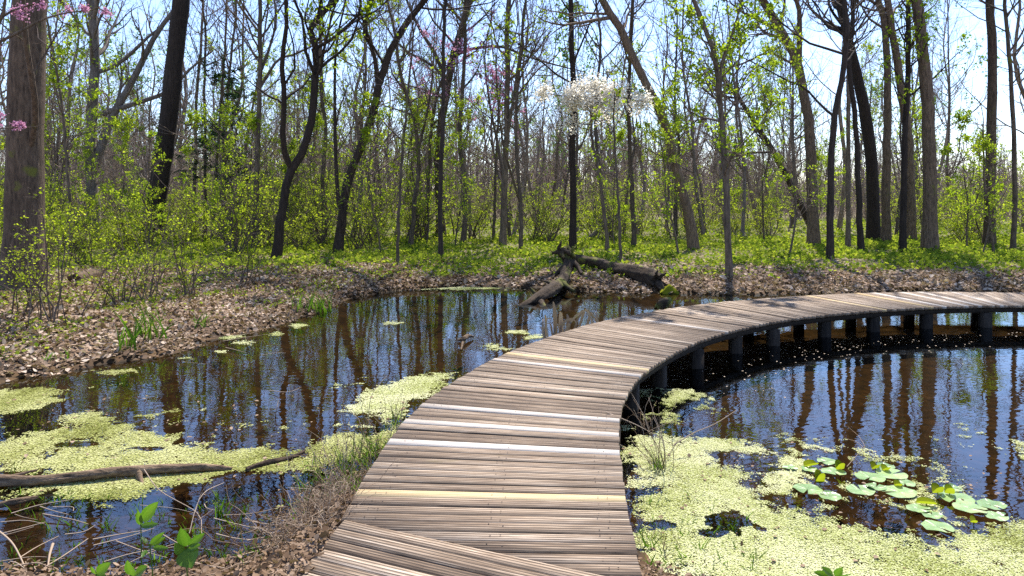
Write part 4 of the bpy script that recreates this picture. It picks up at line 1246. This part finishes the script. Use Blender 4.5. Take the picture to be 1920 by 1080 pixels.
log('fallen_log', 'long mossy fallen trunk lying down the far bank with a splintered end', [P_(1080, 484, 17.0), P_(1118, 492, 16.6), P_(1144, 502, 16.2), P_(1178, 510, 15.6), P_(1211, 518, 15.0), P_(1234, 525, 14.6)], [.09, .12, .13, .155, .165, .18], M['log'], 2,
    stubs=[([P_(1228, 518, 14.7), P_(1231, 512, 14.6), P_(1233, 507, 14.6)], [.05, .015]), ([P_(1236, 520, 14.6), P_(1243, 515, 14.5), P_(1249, 512, 14.5)], [.05, .015]), ([P_(1236, 532, 14.6), P_(1240, 540, 14.4), P_(1243, 545, 14.3)], [.1, .04]), ([P_(1165, 507, 15.9), P_(1160, 520, 15.6), P_(1150, 533, 15.2)], [.02, .01])], rough=.25)
log('mossy_boulder', 'yellow-green mossy stump lump at the splintered trunk end', [P_(1240, 551, 14.2), P_(1254, 546, 14.3), P_(1272, 552, 14.2)], [.04, .14, .03], mat_leaf('bright_moss', [(0, (.13, .14, .01)), (1, (.23, .22, .02))], 0), 3, rough=.4, cat='mossy stump', n=9)
log('sunken_log', 'dark stub of wood poking from water next to the walk', [P_(1236, 580, 12.0), P_(1243, 569, 12.0), P_(1253, 566, 12.1)], [.06, .09, .07], M['log'], 4, rough=.3, n=9)
log('driftwood', 'small crooked driftwood afloat in the open pond', [gp(860, 640) + [0, 0, .02], gp(868, 643) + [0, 0, .05], gp(877, 638) + [0, 0, .06], gp(888, 635) + [0, 0, .03]], [.015, .035, .03, .01], M['branch'], 5, stubs=[([gp(868, 643) + [0, 0, .02], gp(866, 650), gp(864, 656)], [.02, .01])], n=10, cat='driftwood')
bp = [gp(-80, 915), gp(0, 913), gp(60, 912), gp(130, 907), gp(200, 900), gp(260, 894), gp(330, 889), gp(400, 884), gp(434, 882)]
for i, z in enumerate((.04, .045, .04, .045, .05, .045, .045, .03, .01)):
    bp[i][2] = z
log('fallen_branch', 'long barkless brown branch floating on green duckweed', bp, [.04, .042, .036, .034, .035, .037, .031, .03, .015], M['branch'], 6, stubs=[([bp[5], gp(264, 903) + [0, 0, .01], gp(272, 912) + [0, 0, -.02]], [.026, .008]), ([bp[1], gp(58, 905) + [0, 0, .08], gp(72, 903) + [0, 0, .085]], [.02, .004])], rough=.2, cat='branch', n=50)
log('fallen_branch', 'dark broken branch tip sunk in duckweed past the long branch', [gp(462, 884) + [0, 0, .01], gp(500, 873) + [0, 0, .02], gp(545, 862) + [0, 0, .015], gp(572, 853) + [0, 0, .03]], [.02, .022, .018, .014], M['log'], 7, rough=.2, cat='branch')
log('fallen_branch', 'short dark wet stick lying in the marshy corner', [gp(-10, 955) + [0, 0, .02], gp(30, 952) + [0, 0, .04], gp(70, 938) + [0, 0, .02]], [.02, .022, .012], M['branch'], 8, rough=.2, cat='branch')
log('fallen_log', 'cut log end lying among leaves behind the bank shrubs', [P_(140, 523, 13.6), P_(160, 519, 14.0), P_(182, 512, 14.6)], [.11, .11, .1], M['branch'], 9, cat='log', n=10)


# ------------------------------------------------------------------ reeds, sedges, seedlings, twigs
def blades(mb, n, base, spread, h, rng, lean=.35, w=.006, mat=0, droop=.25, tint=None):
    """arching ribbon blades"""
    a = rng.random(n) * 6.28; r = spread * np.sqrt(rng.random(n))
    p = np.asarray(base)[None] + np.stack([np.cos(a) * r, np.sin(a) * r, np.zeros(n)], 1)
    d = np.stack([rng.normal(size=n) * lean, rng.normal(size=n) * lean, np.ones(n)], 1); d = nrm(d)
    L = h * rng.uniform(.45, 1.1, n)
    side = nrm(np.cross(d, rng.normal(size=(n, 3))))
    K = 5
    V = np.empty((n, K, 2, 3)); wd = w * rng.uniform(.6, 1.3, n)
    hd = nrm(np.stack([d[:, 0], d[:, 1], np.zeros(n)], 1) + 1e-6)
    for i in range(K):
        f = (1 - (i / (K - 1)) ** 2 * .9)
        V[:, i, 0] = p - side * (wd * f)[:, None]; V[:, i, 1] = p + side * (wd * f)[:, None]
        p = p + d * (L / (K - 1))[:, None]
        d = nrm(d + hd * droop * .5 + np.array([0, 0, -droop * .45]))
    q = np.array([[i * 2, i * 2 + 1, i * 2 + 3, i * 2 + 2] for i in range(K - 1)])
    fa = (q[None] + (np.arange(n) * K * 2)[:, None, None]).reshape(-1, 4)
    t = rng.random(n) if tint is None else np.full(n, tint)
    mb.add(V.reshape(-1, 3), fa, np.repeat(t, K - 1), mat)


def stems(mb, n, base, spread, h, rng, lean=.3, r=.0025, wig=.15, mat=1):
    p = np.asarray(base)[None] + np.concatenate([rng.normal(size=(n, 2)) * spread, np.zeros((n, 1))], 1)
    d = nrm(np.concatenate([rng.normal(size=(n, 2)) * lean, np.ones((n, 1))], 1))
    L = h * rng.uniform(.5, 1.15, n)
    P = np.empty((n, 8, 3)); P[:, 0] = p
    for i in range(1, 8):
        P[:, i] = P[:, i - 1] + d * (L / 7)[:, None]; d = nrm(d + rng.normal(size=(n, 3)) * wig + np.array([0, 0, -.04]))
    tubes(mb, P, np.linspace(r, r * .5, 8)[None] * rng.uniform(.7, 1.3, n)[:, None], 4, mat, tint=rng.random(n))
    return P


def clump(name, label, px, py, ng, nd, h, hd, seed, spread=.06, cat='sedge clump', z=None, lean=.3, w=.005, group=None, wig=.15):
    rng = np.random.default_rng(seed)
    c = gp(px, py, .0 if z is None else z); c[2] = max(float(height(c[0], c[1])), -.06) - .01
    mb = MB()
    if ng:
        blades(mb, ng, c, spread, h, rng, lean, w)
    if nd:
        stems(mb, nd, c, spread * .8, hd, rng, lean * 1.1, wig=wig)
    mb.v = [a - c for a in mb.v]
    o = mb.build(name, [M['grass'], M['dry']]); o.location = c
    return tag(o, label, cat, group)


clump('sedge_clump', 'dark sedge tuft with tall dry stalks growing through pale duckweed', 1236, 880, 45, 26, .22, .62, 1, spread=.05, lean=.22, w=.004)
clump('sedge_clump', 'tall dead stalks and sedge growing close under the walk edge', 742, 800, 18, 12, .3, .5, 2, lean=.25)
clump('sedge_clump', 'sedge tuft leaning against the walk below the pale planks', 715, 850, 40, 18, .32, .4, 3, spread=.12)
clump('sedge_clump', 'green sedge tuft standing in shallow duckweed by the walk', 668, 875, 40, 10, .3, .35, 4, spread=.14, lean=.2)
clump('sedge_clump', 'ragged sedge and dry stems above the leaf heap', 640, 915, 34, 20, .28, .4, 5, spread=.14)
clump('sedge_clump', 'upright green sedge blades in the marshy water', 415, 965, 16, 0, .22, 0, 6, spread=.05, lean=.12)
clump('sedge_clump', 'small sedge sprig in marsh water near the leaf heap', 448, 985, 10, 0, .15, 0, 7, spread=.03, lean=.15)
clump('sedge_clump', 'sedge and bent dry stems at the heap of dead leaves', 585, 965, 26, 24, .24, .36, 8, spread=.16)
clump('sedge_clump', 'sparse sedge at the water line of the weedy mats', 30, 895, 30, 2, .22, .2, 9, spread=.2, lean=.2, w=.004)
clump('sedge_clump', 'low weedy tuft at the bare muddy edge of the walk', 1262, 1040, 26, 6, .11, .2, 10, spread=.12)
clump('sedge_clump', 'small sprig rising from duckweed beyond the muddy edge', 1350, 1020, 12, 0, .13, 0, 11, spread=.05, lean=.2)
clump('sedge_clump', 'weedy tuft hugging the walk below the yellow plank', 1200, 1010, 22, 8, .12, .2, 12, spread=.08)
clump('dry_stem_clump', 'tangle of pale bent dry stems on the heap of leaves', 560, 1010, 6, 40, .15, .4, 13, spread=.2, lean=.7, cat='dry stems', wig=.3)
clump('dry_stem_clump', 'dry twiggy stems at the bottom corner of the boardwalk', 520, 1060, 6, 36, .15, .34, 14, spread=.22, lean=.8, cat='dry stems', wig=.3)
clump('dry_stem_clump', 'pale curling dry stems rising in front of the duckweed', 615, 880, 4, 16, .2, .5, 15, spread=.1, lean=.5, cat='dry stems', wig=.3)
clump('dry_stem_clump', 'pale dry stems leaning over the walk edge below the twin pale planks', 690, 850, 8, 26, .2, .5, 25, spread=.12, lean=.5, cat='dry stems', wig=.3)
clump('dry_stem_clump', 'thicket of dead stems beside the yellow plank end', 648, 925, 8, 34, .2, .42, 26, spread=.13, lean=.55, cat='dry stems', wig=.3)
clump('dry_stem_clump', 'thin dead stems standing in duckweed at the sharp bend of the walk', 1205, 800, 0, 14, .2, .4, 27, spread=.1, lean=.45, cat='dry stems', wig=.25)
clump('iris_clump', 'bright green iris blades on the leaf-strewn bank', 240, 640, 22, 0, 0.51, 0, 16, spread=.12, cat='iris clump', w=.012, lean=.2, z=.18)
clump('iris_clump', 'broader darker iris tuft just above the bright green one', 278, 622, 34, 0, 0.57, 0, 17, spread=.26, cat='iris clump', w=.012, lean=.25, z=.2)
clump('iris_clump', 'green iris tuft at the pond corner by the open water', 603, 584, 40, 0, 0.49, 0, 18, spread=.2, cat='iris clump', w=.011, lean=.2)
clump('iris_clump', 'small tuft of blades on the bank short of the pond corner', 566, 580, 20, 0, 0.35, 0, 19, spread=.2, cat='iris clump', w=.01, lean=.25, z=.08)
clump('iris_clump', 'thin grass tuft on the bank above the green shore patch', 378, 616, 16, 0, 0.35, 0, 20, spread=.14, cat='iris clump', w=.009, lean=.3, z=.1)
clump('iris_clump', 'little tuft of grass at the muddy shore among dead leaves', 105, 668, 18, 0, .16, 0, 21, spread=.16, cat='iris clump', w=.008, lean=.4, z=.12)


def reeds():
    rng = np.random.default_rng(6)
    Zq = lambda x, y: (900 + x / 4.5, 420 + y / 4.5)
    sp = [((545, 930), (555, 800), (540, 770)), ((585, 935), (560, 820), (600, 800)), ((640, 915), (632, 760), (618, 655)), ((655, 910), (770, 820), (890, 725), (930, 780), (965, 835)), ((668, 900), (690, 850), (780, 800), (820, 850)),
          ((680, 900), (682, 820), (676, 738)), ((700, 890), (690, 800), (690, 745)), ((740, 880), (745, 820), (735, 760)), ((760, 880), (830, 790), (900, 730), (955, 790)), ((800, 870), (870, 760), (885, 720), (975, 800), (985, 840)), ((860, 860), (930, 770), (960, 760)),
          ((600, 930), (640, 870), (700, 850), (760, 860)), ((1000, 830), (985, 770), (970, 745)), ((960, 835), (935, 790), (900, 770)), ((1050, 820), (1048, 780), (1060, 775)), ((1110, 800), (1130, 760), (1165, 795)), ((560, 930), (530, 850), (535, 800)), ((620, 920), (600, 860), (570, 840))]
    mb = MB(); Y = 9.3
    for k, q in enumerate(sp):
        base = Zq(*q[0]); Yb = min(max(F * CZ / (base[1] + 14 - HZ), 8.6), 10.6)
        p = np.array([at(*Zq(*c), Yb + rng.normal() * .03) for c in q])
        p[0][2] -= .25
        pa = smooth_path(p, 10)
        wd = rng.uniform(.012, .022) * (1.5 if k in (5, 6, 2, 7) else 1)
        a = rng.uniform(-.5, .5)
        t = nrm(np.gradient(pa, axis=0)); sd_ = nrm(np.cross(t, np.array([.2 * a, 1, .1]))) * wd
        sd_[-3:] *= np.linspace(.9, .3, 3)[:, None]
        V = np.stack([pa - sd_, pa + sd_], 1).reshape(-1, 3)
        mb.add(V, [[i * 2, i * 2 + 1, i * 2 + 3, i * 2 + 2] for i in range(9)], rng.uniform(.3, .75))
    o = mb.build('dead_reed_clump', M['dry']); tag(o, 'clump of broken tan reeds between the walk and open water', 'reeds')


reeds()


def seedling(label, spec, seed, base):
    """spec: leaves as (tip px, tip py, root px, root py, width px)"""
    rng = np.random.default_rng(seed)
    Y = base[2]
    root = at(base[0], base[1], Y); root[2] = float(height(root[0], root[1])) - .01
    mid = np.mean([at(s[2], s[3], Y) for s in spec], axis=0)
    st = MB(); tubes(st, smooth_path([root, (root + mid) / 2 + [.01, 0, 0], mid], 8)[None], np.linspace(.004, .0025, 8)[None], 6)
    for s in spec:
        st_p = at(s[2], s[3], Y)
        tubes(st, smooth_path([mid - [0, 0, .01], (mid + st_p) / 2, st_p], 5)[None], np.full((1, 5), .0018), 5)
    st.v = [a - root for a in st.v]
    o = st.build('leafy_seedling', M['seedling']); o.location = root; tag(o, label, 'seedling')
    for s in spec:
        a, b = at(s[2], s[3], Y + rng.normal() * .01), at(s[0], s[1], Y - rng.uniform(.0, .06))
        d = b - a; L = np.linalg.norm(d); d = d / L
        side = nrm(np.cross(d, np.array([rng.normal() * .35, -1, .55 + rng.normal() * .2])))
        nn = np.cross(side, d)
        W_ = s[4] * .5 * Y / F
        V = []; n = 12
        for i in range(n):
            t = i / (n - 1)
            pr = math.sin(math.pi * t ** .72) ** .85 * (1 + .05 * (i % 2)) if 0 < t < 1 else 0.0
            c = a + d * L * t - nn * (.03 * L * math.sin(t * 3.0))
            for u in (-1, -.5, 0, .5, 1):
                V.append(c + side * W_ * pr * u + nn * (abs(u) * W_ * pr * .35 - .002 * (i % 2) * (abs(u) > 0)))
        Q = [[i * 5 + j, i * 5 + j + 1, i * 5 + 5 + j + 1, i * 5 + 5 + j] for i in range(n - 1) for j in range(4)]
        b0 = rng.uniform(.1, .6); m = MB(); m.add(np.array(V) - root, Q, np.array([b0 + (.3 if j in (1, 2) else 0) + (.12 if (i + j) % 2 else 0) for i in range(n - 1) for j in range(4)])); lf = m.build('leaf', M['seedling'], o, smooth=True)


ZL = lambda x, y: (x / 4.695, 850 + y / 4.695)
def LF(tx, ty, rx, ry, w):
    a = ZL(tx, ty); b = ZL(rx, ry); return (*a, *b, w / 4.695)
seedling('taller serrated green seedling at the marsh edge', [LF(1395, 425, 1245, 590, 105), LF(1215, 500, 1235, 635, 60), LF(1400, 620, 1240, 640, 50)], 1, (258, 1040, 3.2))
seedling('narrow-leaved seedling between the two taller green ones', [LF(1450, 690, 1320, 800, 50), LF(1460, 735, 1340, 810, 45), LF(1490, 835, 1345, 830, 45), LF(1240, 745, 1300, 770, 60), LF(1245, 920, 1290, 850, 45)], 2, (285, 1060, 3.1))
seedling('broad-leaved seedling with one big round leaf', [LF(1590, 655, 1640, 820, 110), LF(1805, 700, 1660, 820, 70), LF(1770, 800, 1640, 850, 60), LF(1540, 785, 1610, 890, 85), LF(1690, 1010, 1640, 840, 190)], 3, (345, 1080, 3.0))
seedling('light green seedling cut by the bottom of the view', [LF(975, 960, 850, 1060, 90), LF(800, 995, 840, 1065, 45), LF(930, 1080, 850, 1065, 60)], 4, (182, 1100, 2.9))
seedling('dark green seedling low at the bottom of the view', [LF(1120, 940, 1170, 1080, 100), LF(1300, 990, 1190, 1075, 90)], 5, (250, 1110, 2.9))
seedling('small seedling sprouting out of the pale duckweed', [(1525, 1072, 1555, 1079, 12), (1540, 1063, 1563, 1080, 14), (1580, 1064, 1566, 1080, 14), (1600, 1076, 1570, 1081, 10)], 6, (1565, 1095, 3.3))


def twig(label, pts, r, seed, group=None, sub=()):
    mb = MB(); n = 14
    pa = smooth_path(pts, n); tubes(mb, pa[None], np.linspace(r, r * .5, n)[None], 5, tint=[.8])
    for s in sub:
        q = smooth_path(s, 8); tubes(mb, q[None], np.linspace(r * .6, r * .3, 8)[None], 4, tint=[.8])
    o = mb.build('twig', M['dry']); tag(o, label, 'twig', group)


gz = lambda px, py, z: gp(px, py, z)
twig('long pale twig slanting out of the sedge tuft over the water', [gz(1262, 835, .1), gz(1300, 812, .16), gz(1340, 795, .2), gz(1381, 769, .26)], .005, 1)
twig('thin pale twig resting from the walk edge onto duckweed', [gz(1135, 772, DECK + .02), gz(1200, 800, .25), gz(1260, 835, .1)], .004, 2)
twig('grey forked twig across the marshy bottom corner', [gz(-10, 990, .15), gz(20, 1015, .12), gz(38, 1045, .08), gz(55, 1085, .06)], .006, 3, sub=[[gz(38, 1045, .08), gz(70, 1025, .06), gz(110, 1005, .04)]])
twig('pale stub of stick lying in the marsh litter', [gz(99, 1020, .06), gz(93, 1040, .05), gz(90, 1060, .04)], .009, 4)
twig('straight dry twig lying toward the big-leaf seedling', [gz(40, 1088, .05), gz(110, 1048, .05), gz(165, 1010, .05)], .006, 5)
twig('bent dry twig forking above the marsh water', [gz(270, 880, .25), gz(300, 920, .18), gz(370, 962, .14), gz(378, 1000, .1)], .0035, 6, sub=[[gz(366, 960, .14), gz(380, 920, .22), gz(405, 905, .28)], [gz(372, 975, .13), gz(400, 955, .16)]])
twig('thin twig arching over marsh beside the floating branch', [gz(355, 1000, .1), gz(368, 950, .2), gz(385, 922, .25), gz(420, 905, .2)], .003, 7)
twig('fine bare twig afloat in the open blue water', [gz(505, 732, .02), gz(540, 735, .04), gz(565, 726, .05)], .004, 8)
twig('dark twig standing from the water before the weed mats', [gz(516, 785, -.02), gz(518, 770, .08), gz(522, 750, .16)], .005, 9)
twig('twig standing in the pool near the lily pads', [gz(1588, 875, .0), gz(1610, 850, .06), gz(1622, 838, .1)], .003, 10, sub=[[gz(1620, 840, .1), gz(1605, 828, .08), gz(1585, 822, .04)], [gz(1622, 838, .1), gz(1612, 820, .12), gz(1590, 800, .08)]])
twig('long arching dry stem beside the walk near the reeds', [gz(690, 800, .0), gz(693, 760, .2), gz(700, 735, .32), gz(725, 705, .42)], .003, 11)
rngt = np.random.default_rng(14)
for i in range(56):
    px, py = rngt.uniform(0, 640), rngt.uniform(940, 1085)
    if i > 42:
        px, py = rngt.uniform(60, 560), rngt.uniform(600, 680)
    c = gp(px, py, .05); a = rngt.uniform(-.6, .9); L = rngt.uniform(.15, .45) * (1 if i <= 42 else 1.6)
    p = [c + np.array([math.cos(a) * L * t, math.sin(a) * L * t, 0]) for t in (-.5, 0, .5)]
    for q in p:
        q[2] = max(float(height(q[0], q[1])), 0) + .015 + rngt.uniform(0, .02)
    p[1][:2] += rngt.normal(size=2) * .02
    twig('thin dry twig lying on the wet leaf litter', p, rngt.uniform(.002, .005), 40 + i, 'dry twigs lying on the leaf litter')


# sprouts in the marsh: too many to count
def sprouts():
    rng = np.random.default_rng(2)
    mb = MB()
    for _ in range(170):
        px, py = rng.uniform(0, 560), rng.uniform(925, 1075)
        if rng.random() < .3:
            px, py = rng.uniform(1195, 1420), rng.uniform(930, 1075)
        c = gp(px, py); c[2] = max(float(height(c[0], c[1])), -.03)
        blades(mb, rng.integers(3, 8), c, .025, rng.uniform(.05, .13), rng, .3, .004)
    for _ in range(70):
        px, py = rng.uniform(560, 720), rng.uniform(860, 1000)
        c = gp(px, py); c[2] = max(float(height(c[0], c[1])), -.03)
        blades(mb, rng.integers(3, 8), c, .04, rng.uniform(.08, .2), rng, .35, .004)
    o = mb.build('marsh_grass', M['grass']); tag(o, 'fine green shoots coming up through the marsh', 'grass', kind='stuff')
    mb = MB()
    for _ in range(260):
        t = rng.random(); px, py = 700 - 150 * t + rng.normal() * 26, 870 + 200 * t + rng.normal() * 10
        c = gp(px, py, .1); c[2] = max(float(height(c[0], c[1])), 0) + .01
        stems(mb, 4, c, .06, rng.uniform(.1, .3), rng, 1.3, .002, .3, 0)
    o = mb.build('dry_grass', M['dry']); tag(o, 'matted dry grass heaped along the edge of the walk', 'dry grass', kind='stuff')


sprouts()

# ------------------------------------------------------------------ light, sky, camera
EL, AZ = 58.0, 15.0
w = bpy.data.worlds.new("World"); scene.world = w; w.use_nodes = True
nt = w.node_tree
bg = nt.nodes['Background'] if 'Background' in nt.nodes else nt.nodes.new('ShaderNodeBackground')
sky = nt.nodes.new('ShaderNodeTexSky'); sky.sky_type = 'NISHITA'; sky.sun_disc = False
sky.sun_elevation = R(EL); sky.sun_rotation = R(AZ); sky.air_density = 1.0; sky.dust_density = .3; sky.ozone_density = 2.0
tint = nt.nodes.new('ShaderNodeMix'); tint.data_type = 'RGBA'; tint.blend_type = 'MULTIPLY'; tint.inputs[0].default_value = 1
tint.inputs[7].default_value = (1.0, 1.0, 1.13, 1); nt.links.new(sky.outputs[0], tint.inputs[6])
nt.links.new(tint.outputs[2], bg.inputs[0]); bg.inputs[1].default_value = .14
sl = bpy.data.lights.new('sun', 'SUN'); sl.energy = 4.8; sl.angle = R(.5); sl.color = (1, .95, .87)
so = bpy.data.objects.new('sun', sl); COL.objects.link(so)
D = Vector((math.sin(R(AZ)) * math.cos(R(EL)), math.cos(R(AZ)) * math.cos(R(EL)), math.sin(R(EL))))
so.rotation_euler = D.to_track_quat('Z', 'Y').to_euler()

cam = bpy.data.cameras.new('camera'); co = bpy.data.objects.new('camera', cam); COL.objects.link(co)
co.location = (0, 0, CZ); co.rotation_euler = (R(90), 0, 0)
cam.sensor_width = 36; cam.lens = F / 1920 * 36; cam.shift_y = -(540 - HZ) / 1920
cam.clip_start = .05; cam.clip_end = 3000
scene.camera = co
scene.view_settings.view_transform = 'Standard'; scene.view_settings.look = 'None'; scene.view_settings.exposure = 1.0; scene.view_settings.gamma = 1
c = scene.cycles
c.max_bounces = 6; c.diffuse_bounces = 2; c.glossy_bounces = 3; c.transmission_bounces = 4; c.transparent_max_bounces = 8
c.use_denoising = False
c.caustics_reflective = False; c.caustics_refractive = False
c.sample_clamp_indirect = 4.0
